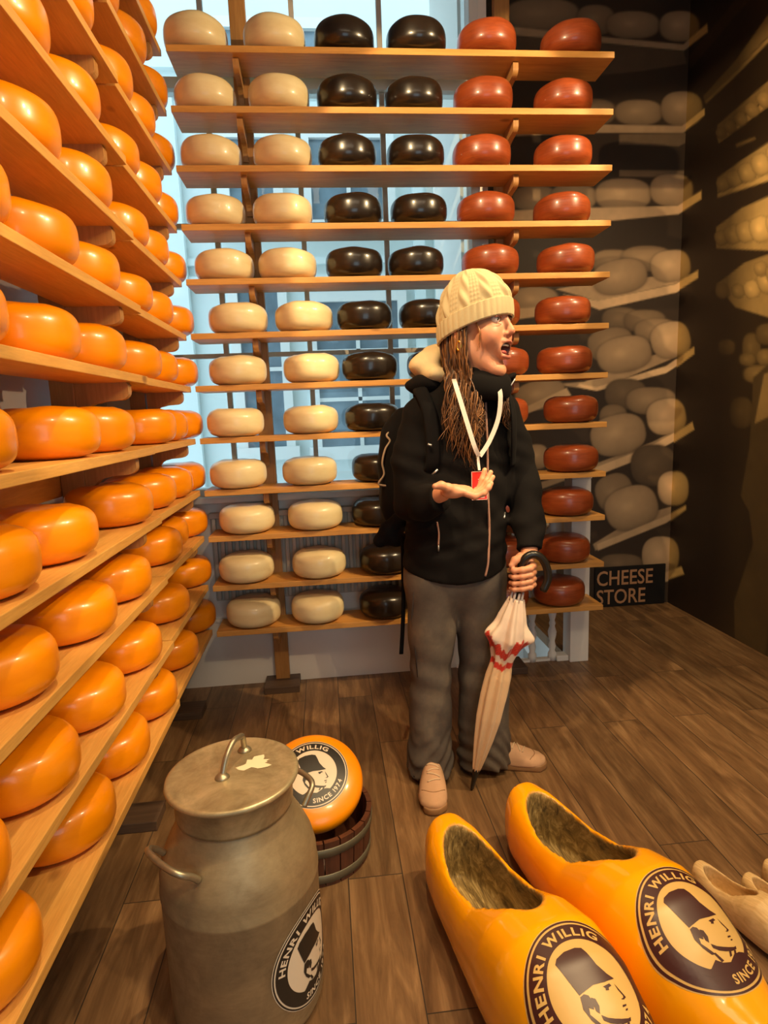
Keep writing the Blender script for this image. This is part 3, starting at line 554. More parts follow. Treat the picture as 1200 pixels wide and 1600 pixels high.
def smin(a, b, k):
    h = np.clip(.5+.5*(b-a)/k, 0, 1); return b*(1-h)+a*h-k*h*(1-h)
def smax(a, b, k): return -smin(-a, -b, k)
def capsule(X, Y, Z, a, b, ra, rb, sy=1.0):
    a = np.array(a, float); b = np.array(b, float); d = b-a; L = (d*d).sum()
    t = np.clip(((X-a[0])*d[0]+(Y-a[1])*d[1]+(Z-a[2])*d[2])/L, 0, 1)
    return np.sqrt((X-a[0]-t*d[0])**2+((Y-a[1]-t*d[1])/sy)**2+(Z-a[2]-t*d[2])**2)-(ra+(rb-ra)*t)
def ellipsoid(X, Y, Z, c, r, R=None):
    x, y, z = X-c[0], Y-c[1], Z-c[2]
    if R is not None:
        x, y, z = (x*R[0][0]+y*R[1][0]+z*R[2][0], x*R[0][1]+y*R[1][1]+z*R[2][1], x*R[0][2]+y*R[1][2]+z*R[2][2])
    k0 = np.sqrt((x/r[0])**2+(y/r[1])**2+(z/r[2])**2); k1 = np.sqrt((x/r[0]**2)**2+(y/r[1]**2)**2+(z/r[2]**2)**2)
    return k0*(k0-1)/np.maximum(k1, 1e-6)

# ================================================================= round badge (ring, lettering and a capped man in profile)
def cut_cells(V, F, cell):
    bm = bmesh.new(); vs = [bm.verts.new((v[0], v[1], 0)) for v in V]
    for f in F:
        try: bm.faces.new([vs[i] for i in f])
        except ValueError: pass
    for ax in (0, 1):
        lo = min(v.co[ax] for v in bm.verts); hi = max(v.co[ax] for v in bm.verts); p = math.ceil(lo/cell)*cell
        while p < hi:
            no = (1, 0, 0) if ax == 0 else (0, 1, 0); co = (p, 0, 0) if ax == 0 else (0, p, 0)
            bmesh.ops.bisect_plane(bm, geom=bm.verts[:]+bm.edges[:]+bm.faces[:], dist=1e-6, plane_co=co, plane_no=no); p += cell
    bm.verts.index_update()
    V2 = [(v.co.x, v.co.y) for v in bm.verts]; F2 = [tuple(v.index for v in f.verts) for f in bm.faces]; bm.free(); return V2, F2
def disc2(r0, r1, n=96):
    V = []; F = []
    if r0 <= 0:
        V = [(0, 0)]; rings = [r1*k/6 for k in range(1, 7)]
        for r in rings: V += [(r*math.cos(2*PI*i/n), r*math.sin(2*PI*i/n)) for i in range(n)]
        F = [(0, 1+i, 1+(i+1) % n) for i in range(n)]
        for k in range(5): F += [(1+k*n+i, 1+(k+1)*n+i, 1+(k+1)*n+(i+1) % n, 1+k*n+(i+1) % n) for i in range(n)]
    else:
        for k in range(4):
            r = r0+(r1-r0)*k/3; V += [(r*math.cos(2*PI*i/n), r*math.sin(2*PI*i/n)) for i in range(n)]
        for k in range(3): F += [(k*n+i, (k+1)*n+i, (k+1)*n+(i+1) % n, k*n+(i+1) % n) for i in range(n)]
    return V, F
def arc_text(s, size, r, a_mid, span, inward=False, bold=.03):
    V = []; F = []; adv = []
    for ch in s:
        if ch == ' ': adv.append((None, .42)); continue
        v, f = text_geo(ch, 1, bold); x0 = min(p[0] for p in v); x1 = max(p[0] for p in v)
        adv.append(((v, f, x0, x1), (x1-x0)+.14))
    tot = sum(a for _, a in adv); cur = 0
    for g, a in adv:
        t = (cur+a/2)/tot-.5; cur += a
        if g is None: continue
        v, f, x0, x1 = g; xc = (x0+x1)/2
        ang = a_mid-t*span if not inward else a_mid+t*span
        o = len(V); kx = span*r/tot
        for p in v:
            x = (p[0]-xc)*kx; y = (p[1]-.36)*size
            if not inward: V.append((r*math.cos(ang)+y*math.cos(ang)+x*math.sin(ang), r*math.sin(ang)+y*math.sin(ang)-x*math.cos(ang)))
            else: V.append((r*math.cos(ang)-y*math.cos(ang)-x*math.sin(ang), r*math.sin(ang)-y*math.sin(ang)+x*math.cos(ang)))
        F += [tuple(i+o for i in q) for q in f]
    return V, F
def polys(L):
    V = []; F = []
    for p in L: o = len(V); V += list(p); F.append(tuple(range(o, len(V))))
    return V, F
HEAD_INK = [
    [(-.42, .40), (-.36, .47), (-.20, .53), (0, .545), (.10, .52), (.14, .44), (.20, .26), (.30, .12), (.38, .05), (.20, .03), (0, .03), (-.20, -.02), (-.27, -.04), (-.34, .16)],   # cap
    [(-.27, -.06), (-.20, -.04), (-.14, -.07), (-.11, -.16), (-.15, -.24), (-.21, -.20), (-.235, -.28), (-.16, -.38), (-.10, -.46), (-.17, -.45), (-.25, -.34), (-.30, -.20)],      # hair and nape
    [(-.12, -.10), (-.06, -.13), (-.05, -.22), (-.09, -.30), (-.13, -.26)],                                                              # ear hollow
    [(.14, -.02), (.26, .0), (.28, -.03), (.22, -.045), (.21, -.075), (.155, -.07), (.17, -.045)],                                              # eye and brow
    [(.34, -.01), (.37, -.07), (.41, -.15), (.43, -.19), (.38, -.215), (.33, -.205), (.38, -.195), (.395, -.17), (.355, -.09)],            # nose line
    [(.31, -.275), (.38, -.27), (.37, -.29), (.30, -.30)], [(.33, -.325), (.37, -.32), (.36, -.34), (.32, -.345)],                             # lips
    [(-.08, -.32), (0, -.37), (.10, -.40), (.20, -.42), (.30, -.43), (.35, -.42), (.33, -.46), (.22, -.475), (.10, -.46), (.0, -.43), (-.08, -.38)],  # beard
    [(-.30, -.60), (-.16, -.52), (-.06, -.58), (.08, -.60), (.22, -.52), (.34, -.50), (.50, -.52), (.62, -.40), (.60, -.55), (.40, -.68), (.10, -.74), (-.10, -.73), (-.38, -.68), (-.52, -.58)],   # coat
    [(-.13, -.44), (-.09, -.44), (-.02, -.56), (-.07, -.57)], [(.16, -.47), (.20, -.47), (.17, -.53), (.12, -.54)], [(.26, -.47), (.30, -.47), (.27, -.52), (.22, -.53)],
]
M['ink_brown'] = simple('dark_brown_print', S(62, 26, 24), .4)
M['ink_black'] = simple('black_print', S(34, 30, 27), .4)
M['print_cream'] = simple('cream_print', S(208, 168, 98), .4)
M['print_white'] = simple('pale_print', S(222, 206, 184), .4)
def badge(parent, mapper, ink, pale, cell=.09, top='HENRI WILLIG', bottom='SINCE 1974', mid=122):
    def put(name, g, m, layer):
        V, F = cut_cells(*g, cell); V3 = [mapper(u, v, layer) for u, v in V]
        ok = [v is not None for v in V3]; V3 = [v if v is not None else Vector((0, 0, 0)) for v in V3]
        F = [f for f in F if all(ok[i] for i in f)]
        if name == 'badge_disc':          # keep only the one connected sheet
            root = list(range(len(V3)))
            def find(i):
                while root[i] != i: root[i] = root[root[i]]; i = root[i]
                return i
            for f in F:
                for i in f[1:]: root[find(f[0])] = find(i)
            cnt = {}
            for f in F: k = find(f[0]); cnt[k] = cnt.get(k, 0)+1
            big = max(cnt, key=cnt.get); F = [f for f in F if find(f[0]) == big]
        used_ = sorted({i for f in F for i in f}); mp_ = {i: j for j, i in enumerate(used_)}; V3 = [V3[i] for i in used_]; F = [tuple(mp_[i] for i in f) for f in F]
        return link_mesh(name, V3, F, m, parent, True)
    e = .0005
    put('badge_disc', disc2(0, 1.0), pale, e)
    put('badge_ring', disc2(.955, .985), ink, 2*e)
    put('badge_ring', disc2(.68, .925), ink, 2*e)
    put('badge_lettering', arc_text(top, .185, .80, rad(mid), 2.45), pale, 3*e)
    put('badge_lettering', arc_text(bottom, .165, .80, rad(mid-179), 1.30, True), pale, 3*e)
    put('badge_portrait', polys(HEAD_INK), ink, 2.4*e)
def bvh_of(V, F): return BVHTree.FromPolygons([Vector(map(float, v)) for v in V], [tuple(map(int, f)) for f in F])

# ================================================================= wooden clogs
def clog_geo(h=.0075):
    L = .80
    ys = np.array([-.02, 0, .05, .12, .20, .30, .40, .48, .56, .64, .70, .75, .79, .82]); 
    wd = np.array([.046, .060, .078, .088, .095, .106, .119, .124, .121, .108, .088, .062, .036, .015])
    tp = np.array([.205, .208, .210, .205, .203, .222, .280, .302, .290, .255, .222, .205, .200, .190])
    bt = np.array([0, 0, 0, 0, 0, 0, 0, 0, 0, .004, .015, .035, .06, .09])
    def f(X, Y, Z):
        w_ = np.interp(Y, ys, wd); t_ = np.interp(Y, ys, tp); b_ = np.interp(Y, ys, bt)
        cz = (t_+b_)/2; hz = (t_-b_)/2
        # narrower towards the top, full at the sole
        k = (Z-b_)/np.maximum(t_-b_, 1e-4)
        ww = w_*(1+.05*np.sin(np.clip(k, 0, 1)*PI)-.08*np.clip(k-.6, 0, 1))
        out = ((np.abs(X/ww)**2.6+np.abs((Z-cz)/hz)**3.2)**(1/2.9)-1)*np.minimum(ww, hz)*.8
        out = smax(out, -Z, .012)
        out = smax(out, -(Y+.02), .02); out = smax(out, Y-.80, .02)
        # cavity
        e = (np.sqrt((X/.071)**2+((Y-.235)/.186)**2)-1)*.08
        cav = smax(e, .055-Z, .02)
        toe = ellipsoid(X, Y, Z, (0, .40, .14), (.095, .20, .10)); cav = smin(cav, toe, .02)
        return smax(out, -cav, .008)
    V, F = nets(f, (-.16, -.05, -.02), (.16, .84, .33), h)
    return V, F
CV, CF = clog_geo()
def clog_cols(V, F, out_col, in_col):
    # inside surface keeps its own bare wood colour
    x, y, z = V[:, 0], V[:, 1], V[:, 2]
    e = np.sqrt((x/.071)**2+((y-.235)/.186)**2)
    e2 = np.sqrt((x/.1)**2+((y-.40)/.205)**2+((z-.14)/.105)**2)
    return np.maximum(np.clip((1.045-e)/.03, 0, 1)*(y < .43), (e2 < 1.07)*1.0)
INS = clog_cols(CV, CF, None, None)
t = NT('yellow_lacquer'); at = t.add('ShaderNodeAttribute'); at.attribute_name = 'col'
sp = t.add('ShaderNodeSeparateColor'); t.link(at.outputs['Color'], sp.inputs[0])
straw = t.ramp(t.noise(t.coords((70, 8, 20), (0, 0, .5)), 1.6, 6, .7, .8), [(.34, S(84, 66, 36)), (.54, S(164, 136, 78)), (.68, S(220, 194, 132))])
dirt = t.ramp(t.noise(t.coords((4, 4, 4)), 1.5, 6, .6), [(.35, (.45, .42, .33, 1)), (.65, (1, 1, 1, 1))])
inner = t.mix(straw, dirt, .8, 'MULTIPLY')
col = t.mix(S(252, 168, 8), inner, sp.outputs[0])
rg = t.add('ShaderNodeMapRange'); rg.inputs['To Min'].default_value = .16; rg.inputs['To Max'].default_value = .8; t.link(sp.outputs[0], rg.inputs[0])
M['clog_yellow'] = t.set(Coat_Weight=.3, Coat_Roughness=.05, Base_Color=col, Roughness=rg.outputs[0])
t = NT('bare_poplar'); v = t.coords((60, 5, 20)); f = t.noise(v, 1.5, 5, .6, .5)
M['clog_bare'] = t.set(Base_Color=t.ramp(f, [(.3, S(196, 160, 104)), (.7, S(228, 194, 138))]), Roughness=.6)
cc = np.repeat(INS[:, None], 3, 1)
BV = bvh_of(CV, CF)
def big_clog(x, y, deg, label, logo_c, logo_rot, rl, mirror=1):
    t_ = thing('giant_clog', label, 'clog', (x, y, 0), rad(180+deg), 'giant yellow clogs')
    t_.scale = (1, 1, 1)
    V = CV.copy(); FF = CF
    s = link_mesh('shell', V, FF, M['clog_yellow'], t_, True, cc)
    cx, cy = logo_c; c3 = BV.ray_cast(Vector((cx, cy, .6)), Vector((0, 0, -1)))
    nrm = c3[1]; nrm = (nrm*.75+Vector((0, 0, 1))*.5).normalized() if nrm.z > 0 else Vector((0, 0, 1))
    upv = Vector((math.sin(logo_rot), -math.cos(logo_rot), 0)); upv = (upv-nrm*upv.dot(nrm)).normalized(); rt = upv.cross(nrm)
    def mp(u, v, e):
        P = c3[0]+rt*(u*rl)+upv*(v*rl)+nrm*.25
        h = BV.ray_cast(P, -nrm)
        return h[0]+h[1]*e if h[0] is not None else None
    badge(t_, mp, M['ink_brown'], M['print_cream'], .07)
    return t_
big_clog(.268, 1.455, 14, 'giant yellow lacquered clog nearer the milk can, man in cap badge', (-.005, .60), rad(-4), .118)
big_clog(.518, 1.555, 15, 'giant yellow lacquered clog beside the small wooden clogs, man in cap badge', (-.01, .60), rad(-4), .118)
def small_clog(x, y, deg, s, label):
    o = link_mesh('wooden_clog', CV, CF, M['clog_bare'], None, True, cc) if not small_clog.src else small_clog.src.copy()
    if small_clog.src: COL.objects.link(o)
    small_clog.src = o; o.location = (x, y, 0); o.rotation_euler = (0, 0, rad(180+deg)); o.scale = (s, s, s)
    tag(o, label, 'clog', 'plain wooden clogs'); return o
small_clog.src = None
small_clog(.925, 1.345, 17, .38, 'plain unpainted wooden clog right beside the giant yellow clog')
small_clog(1.030, 1.300, 17, .33, 'plain unpainted wooden clog, second to the right of the giant clogs')
small_clog(1.118, 1.340, 17, .32, 'plain unpainted wooden clog cut off by the right picture edge')

# ================================================================= milk can
def metal(name, a, b, rough=.42, metallic=.75):
    t = NT(name); v = t.coords((2, 2, 2)); f = t.noise(v, 5, 8, .65, .4); f2 = t.noise(t.coords((3, 3, 14)), 9, 6, .7)
    base = t.mix(t.ramp(f, [(.3, a), (.7, b)]), t.ramp(f2, [(.3, (.75, .74, .7, 1)), (.6, (1, 1, 1, 1))]), .5, 'MULTIPLY')
    t.bump(f2, .08, .002)
    r_ = t.ramp(f, [(.3, (rough+.12,)*3+(1,)), (.7, (rough-.08,)*3+(1,))])
    return t.set(Base_Color=base, Metallic=metallic, Roughness=r_)
M['can'] = metal('dull_aluminium', S(138, 120, 92), S(180, 160, 124), .5, .45)
M['can_lid'] = metal('scuffed_lid_aluminium', S(134, 118, 88), S(216, 200, 160), .42, .6)
M['can_rod'] = metal('handle_aluminium', S(150, 140, 120), S(186, 176, 152), .35, .8)
can = thing('milk_can', 'dull aluminium milk can with lid, side handles and a round badge', 'milk can', (-.233, 1.21, 0))
lathe('body', [(0, 0), (.150, 0), (.160, .006), (.165, .02), (.165, .03), (.1665, .033), (.167, .30), (.1685, .304), (.1685, .31), (.167, .314), (.166, .345), (.160, .372), (.146, .405), (.130, .435), (.121, .458), (.117, .475), (.116, .53), (.10, .53)], M['can'], can, 96)
lid = lathe('lid', [(.1175, .468), (.1225, .468), (.1235, .475), (.1235, .522), (.130, .5265), (.1375, .529), (.1395, .533), (.1385, .5385), (.134, .541), (.128, .5395), (.08, .5405), (0, .542)], M['can_lid'], can, 96)
hp = smooth_path([(-.018, -.022, .541), (-.010, -.006, .575), (.002, .020, .596), (.012, .045, .592), (.015, .066, .580), (.0155, .078, .541)], 6)
tube('lid_handle', hp, [.0065]*len(hp), M['can_rod'], lid, 10)
for q in ((-.018, -.022), (.0155, .078)): 
    b = lathe('handle_foot', [(.0, 0), (.016, 0), (.014, .004), (.007, .01), (.0, .011)], M['can_rod'], lid, 16); b.location = (q[0], q[1], .541)
# patch of old white paint on the lid
rng = random.Random(4); pts = []
for i in range(26):
    a = 2*PI*i/26; r = .022*(1+.45*rng.uniform(-1, 1)); pts.append((.047+1.5*r*math.cos(a)+.3*r*math.sin(a), .022+r*math.sin(a), .5418))
pl = link_mesh('paint_patch', pts+[(.047, .022, .5420)], [(i, (i+1) % 26, 26) for i in range(26)], simple('old_white_paint', S(232, 220, 186), .6), lid)
def can_handle(az):
    h = thing('x', None, None); bpy.data.objects.remove(h)
    L = []
    ca, sa = math.cos(az), math.sin(az)
    for (r, t_, z) in ((.138, -.062, .405), (.152, -.062, .422), (.170, -.058, .436), (.180, -.040, .443), (.184, 0, .445), (.180, .040, .443), (.170, .058, .436), (.152, .062, .422), (.138, .062, .405)):
        L.append((r*ca-t_*sa, r*sa+t_*ca, z))
    P = smooth_path(L, 5)
    tube('handle', P, [.0068]*len(P), M['can_rod'], can, 10)
can_handle(rad(-135)); can_handle(rad(45))
def canmap(u, v, e):
    a = rad(-28)+u*.110/.167; R = .1674+e; return Vector((R*math.cos(a), R*math.sin(a), .160+v*.112))
badge(can, canmap, M['ink_black'], M['print_white'], .06, mid=106)

# ================================================================= big cheese leaning in a wooden tub
M['tubwood'] = wood('tub_staves', S(70, 38, 24), S(100, 56, 36), 'Z')
M['tubhoop'] = simple('tub_hoop', S(104, 98, 80), .5, .4, noise=.2)
tub = thing('wooden_tub', 'low brown wooden tub with two metal hoops on the floor behind the milk can', 'tub', (-.085, 1.64, 0))
ns = 22; V = []; F = []
for i in range(ns):
    a0 = 2*PI*i/ns+.012; a1 = 2*PI*(i+1)/ns-.012; o = len(V)
    for z, r0, r1 in ((0, .140, .153), (.14, .151, .165)):
        for k in range(4):
            a = a0+(a1-a0)*k/3; V.append((r1*math.cos(a), r1*math.sin(a), z)); V.append((r0*math.cos(a), r0*math.sin(a), z))
    for k in range(3):
        p = o+2*k
        F += [(p, p+2, p+10, p+8), (p+1, p+9, p+11, p+3), (p+8, p+10, p+11, p+9), (p, p+1, p+3, p+2)]
    F += [(o, o+8, o+9, o+1), (o+6, o+7, o+15, o+14)]
link_mesh('staves', V, F, M['tubwood'], tub)
lathe('base', [(0, .012), (.141, .012), (.141, .026), (0, .026)], M['tubwood'], tub, 32)
for z0 in (.012, .095):
    r0 = .153+.012*z0/.14; r1 = .153+.012*(z0+.026)/.14
    V, F = lathe_geo([(r0+.0005, z0), (r0+.0030, z0+.001), (r1+.0030, z0+.025), (r1+.0005, z0+.026)], 48); link_mesh('hoop', V, F[:-2], M['tubhoop'], tub, True)
chz = thing('display_cheese', 'large orange cheese with round badge leaning in the wooden tub', 'cheese', (-.088, 1.665, .203))
chz.rotation_euler = (rad(30), 0, rad(3))
prof = []
for i in range(27):
    a = -PI/2+PI*i/26; prof.append((.147*abs(math.cos(a))**(2/2.6) if i not in (0, 26) else 0, .05*math.copysign(abs(math.sin(a))**(2/2.6), math.sin(a))))
CG = lathe_geo(prof, 72); link_mesh('rind', *CG, M['orange_wax'], chz, True)
CB = bvh_of(*CG)
def chmap(u, v, e):
    h = CB.ray_cast(Vector((u*.103, v*.103+.004, .2)), Vector((0, 0, -1))); return h[0]+h[1]*e
badge(chz, chmap, M['ink_black'], M['print_white'], .1)

# ================================================================= the visitor
per = thing('person', 'woman in a cream knit beanie, black jacket and grey jeans, laughing with one palm raised', 'person', (.43, 1.93, 0))
ORG = np.array([.43, 1.93, 0])
def fabric(name, col, rough=.85, scale=260, bump=.15, var=.15):
    t = NT(name); v = t.coords(); f = t.noise(v, 7, 5, .6)
    c1 = tuple(x*(1-var) for x in col[:3])+(1,); c2 = tuple(min(1, x*(1+var)) for x in col[:3])+(1,)
    t.b.inputs['Specular IOR Level'].default_value = .2; t.bump(t.noise(v, scale, 2), bump, .001); return t.set(Base_Color=t.ramp(f, [(.3, c1), (.7, c2)]), Roughness=rough)
M['jacket'] = fabric('black_softshell', S(15, 11, 10), .9)
M['bagcloth'] = fabric('black_pack_cloth', S(14, 11, 11), .9)
M['denim'] = fabric('washed_grey_denim', S(104, 92, 84), .85, 300, .25, .3)
t = NT('washed_denim'); v = t.coords(); f = t.noise(v, 6, 5, .65); sp_ = t.add('ShaderNodeSeparateXYZ'); t.link(t.coords((1, 1, 1)), sp_.inputs[0])
t.bump(t.noise(t.coords((1, 1, .3)), 300, 2), .25, .001)
M['denim'] = t.set(Base_Color=t.ramp(f, [(.3, S(72, 64, 60)), (.55, S(98, 88, 78)), (.8, S(130, 114, 94))]), Roughness=.85)
M['fleece'] = fabric('cream_fleece', S(222, 198, 152), .9, 150, .4)
M['knit'] = fabric('cream_wool', S(198, 180, 140), .95, 220, .5, .08)
M['suede'] = fabric('tan_suede', S(196, 156, 124), .85, 300, .2)
M['sole'] = simple('gum_sole', S(150, 112, 76), .6)
M['lace'] = simple('shoe_lace', S(214, 186, 152), .8)
M['gold'] = simple('gold', S(226, 190, 90), .25, 1.0)
M['zip'] = simple('dusty_pink_zip', S(176, 132, 112), .5)
M['silver'] = simple('silver_tab', S(200, 200, 200), .3, .8)
t = NT('skin'); at = t.add('ShaderNodeAttribute'); at.attribute_name = 'col'
f = t.noise(t.coords(), 60, 4, .6); t.bump(f, .05, .001)
t.set(Base_Color=at.outputs['Color'], Roughness=.5); t.b.inputs['Subsurface Weight'].default_value = .12; t.b.inputs['Subsurface Scale'].default_value = .01
t.b.inputs['Subsurface Radius'].default_value = (1, .35, .2)
M['skin'] = t.m
SKIN = np.array(S(216, 150, 114)[:3]); LIP = np.array(S(186, 104, 92)[:3]); MOUTH = np.array(S(80, 28, 24)[:3]); NAIL = np.array(S(232, 170, 148)[:3])

# head frame
hs = 1.15; HC = np.array([.472, 1.864, 1.514])
yaw = math.radians(48)
fw = np.array([math.sin(yaw), -math.cos(yaw), .0]); fw = fw/np.linalg.norm(fw)
pit = math.radians(3)
up_ = np.array([0, 0, 1.0]); F_ = fw*math.cos(pit)+up_*math.sin(pit); U_ = up_*math.cos(pit)-fw*math.sin(pit); X_ = np.cross(F_, U_)
RH = np.stack([X_, F_, U_], 1)        # columns: local x (her right), y (forward), z (up)
def head_world(P): return HC+(np.asarray(P)*hs)@RH.T
def head_sdf(X, Y, Z):
    d = ellipsoid(X, Y, Z, (0, -.010, .042), (.068, .082, .078))
    d = smin(d, ellipsoid(X, Y, Z, (0, .028, -.015), (.056, .062, .080)), .03)
    for s in (-1, 1):
        d = smin(d, capsule(X, Y, Z, (s*.052, -.002, -.045), (s*.018, .054, -.102), .019, .017), .022)     # jaw
        d = smin(d, ellipsoid(X, Y, Z, (s*.037, .058, -.022), (.026, .026, .028)), .02)                     # cheeks
        d = smin(d, capsule(X, Y, Z, (s*.012, .088, .036), (s*.042, .074, .040), .009, .008), .014)         # brow
    d = smin(d, ellipsoid(X, Y, Z, (0, .064, -.110), (.021, .016, .015)), .014)                             # chin
    for s in (-1, 1): d = smax(d, -ellipsoid(X, Y, Z, (s*.032, .094, .016), (.017, .015, .012)), .012)      # sockets
    d = smin(d, capsule(X, Y, Z, (0, .085, .024), (0, .102, -.013), .0075, .0095), .010)                    # nose bridge
    d = smin(d, ellipsoid(X, Y, Z, (0, .101, -.016), (.0100, .010, .0085)), .006)
    for s in (-1, 1):
        d = smin(d, ellipsoid(X, Y, Z, (s*.0115, .090, -.021), (.0075, .010, .0065)), .005)
        d = smax(d, -ellipsoid(X, Y, Z, (s*.006, .096, -.0275), (.0035, .005, .003)), .002)
    # open mouth
    d = smin(d, ellipsoid(X, Y, Z, (0, .078, -.055), (.030, .020, .026)), .014)
    mo = ellipsoid(X, Y, Z, (0, .092, -.058), (.0275, .030, .0165))
    d = smin(d, ellipsoid(X, Y, Z, (0, .0895, -.0400), (.027, .0085, .0065)), .004)                          # upper lip
    d = smin(d, ellipsoid(X, Y, Z, (0, .0850, -.0765), (.024, .0085, .0070)), .004)                          # lower lip
    d = smax(d, -mo, .003)
    d = smin(d, capsule(X, Y, Z, (0, -.020, -.05), (0, -.012, -.135), .048, .046), .03)                      # neck
    for s in (-1, 1): d = smin(d, ellipsoid(X, Y, Z, (s*.073, -.010, -.008), (.008, .017, .028)), .006)
    return d
hV, hF = nets(head_sdf, (-.10, -.13, -.22), (.10, .135, .14), .0026)
hc = np.tile(SKIN, (len(hV), 1))
lx, lyy, lz = hV.T
def blend(mask, col): 
    global hc; hc = hc*(1-mask[:, None])+np.array(col)*mask[:, None]
g = lambda c, r: np.clip(1.6-np.sqrt(((lx-c[0])/r[0])**2+((lyy-c[1])/r[1])**2+((lz-c[2])/r[2])**2)*1.2, 0, 1)
blend(.35*g((.040, .07, -.02), (.025, .03, .022)), S(216, 120, 96)[:3]); blend(.35*g((-.040, .07, -.02), (.025, .03, .022)), S(216, 120, 96)[:3])
blend(.3*g((0, .11, -.02), (.014, .02, .014)), S(220, 128, 104)[:3])
blend(np.clip(g((0, .092, -.0390), (.028, .012, .0055))*1.2, 0, 1)*.8, LIP); blend(np.clip(g((0, .088, -.0765), (.025, .012, .0065))*1.2, 0, 1)*.8, LIP)
inm = ((lx/.0272)**2+((lz+.058)/.0162)**2 < 1) & (lyy < .0905) & (lyy > .05); blend(inm*1.0, MOUTH)
for s in (-1, 1): blend(np.clip(g((s*.034, .09, .041), (.020, .02, .0035)), 0, 1)*.75, S(96, 66, 44)[:3])
hW = head_world(hV)

def chain(X, Y, Z, pts, rs, k=.008):
    d = None
    for i in range(len(pts)-1):
        c = capsule(X, Y, Z, pts[i], pts[i+1], rs[i], rs[i+1]); d = c if d is None else smin(d, c, k)
    return d
def handR(X, Y, Z):
    d = chain(X, Y, Z, [(.300, 1.80, 1.02), (.338, 1.752, 1.040)], [.030, .026])
    d = smin(d, ellipsoid(X, Y, Z, (.375, 1.708, 1.050), (.046, .038, .017)), .02)
    d = smin(d, ellipsoid(X, Y, Z, (.352, 1.690, 1.052), (.030, .020, .019)), .015)
    for (y, tx, tz, a) in ((1.676, .466, 1.070, 0), (1.694, .476, 1.086, 0), (1.712, .475, 1.098, 0), (1.729, .462, 1.104, 0)):
        f = chain(X, Y, Z, [(.395, y+.002, 1.044), (.417, y, 1.036), (.443, y, 1.044+.1*(tz-1.07)), (.443+(tx-.443)*.6, y+.001, 1.044+(tz-1.044)*.55), (tx, y+.003, tz)], [.0105, .0102, .0092, .0086, .0072], .006)
        d = smin(d, f, .004)
    th = chain(X, Y, Z, [(.365, 1.690, 1.052), (.340, 1.672, 1.064), (.318, 1.662, 1.074), (.300, 1.660, 1.072)], [.016, .0125, .011, .0085], .008)
    return smin(d, th, .008)
rV, rF = nets(handR, (.26, 1.63, .98), (.50, 1.84, 1.13), .0024)
def handL(X, Y, Z):
    d = chain(X, Y, Z, [(.640, 1.86, .88), (.630, 1.83, .825)], [.030, .026])
    d = smin(d, ellipsoid(X, Y, Z, (.612, 1.822, .775), (.030, .020, .046)), .02)
    for i, z in enumerate((.789, .768, .747, .728)):
        k = 1-.05*i
        f = chain(X, Y, Z, [(.628, 1.818, z+.004), (.630, 1.790, z+.001), (.612, 1.766, z), (.585, 1.762, z-.003), (.562, 1.772, z-.006), (.556, 1.790, z-.007)], [.0105*k, .0105*k, .0100*k, .0095*k, .0086*k, .0075*k], .006)
        d = smin(d, f, .003)
    th = chain(X, Y, Z, [(.612, 1.818, .806), (.592, 1.800, .818), (.570, 1.786, .812), (.556, 1.780, .798)], [.015, .0125, .0115, .009], .008)
    return smin(d, th, .006)
lV, lF = nets(handL, (.53, 1.73, .68), (.68, 1.88, .92), .0024)
def inner(X, Y, Z):
    d = ellipsoid(X, Y, Z, (.445, 1.955, 1.16), (.13, .085, .19))
    d = smin(d, ellipsoid(X, Y, Z, (.415, 1.96, .80), (.125, .085, .15)), .06)
    d = smin(d, chain(X, Y, Z, [(.330, 1.95, 1.27), (.275, 1.90, 1.00), (.325, 1.78, 1.03)], [.045, .036, .028]), .03)
    d = smin(d, chain(X, Y, Z, [(.570, 1.96, 1.27), (.645, 1.93, 1.03), (.633, 1.84, .86)], [.045, .036, .028]), .03)
    d = smin(d, chain(X, Y, Z, [(.345, 1.96, .74), (.320, 1.96, .38), (.312, 1.985, .07)], [.062, .045, .032]), .04)
    d = smin(d, chain(X, Y, Z, [(.485, 1.965, .74), (.512, 1.965, .36), (.500, 1.985, .07)], [.062, .045, .032]), .04)
    d = smin(d, capsule(X, Y, Z, (.455, 1.93, 1.26), (.462, 1.89, 1.38), .05, .045), .04)
    return d
iV, iF = nets(inner, (.18, 1.70, .02), (.72, 2.10, 1.44), .014)
VV = []; FF = []; CC = []
for v, f, c in ((hW, hF, hc), (rV, rF, None), (lV, lF, None), (iV, iF, None)):
    o = sum(len(a) for a in VV); VV.append(v-ORG); FF.append(f+o); CC.append(c if c is not None else np.tile(SKIN, (len(v), 1)))
link_mesh('body', np.concatenate(VV), np.concatenate(FF), M['skin'], per, True, np.concatenate(CC))
def loc(V): return np.asarray(V, float)-ORG
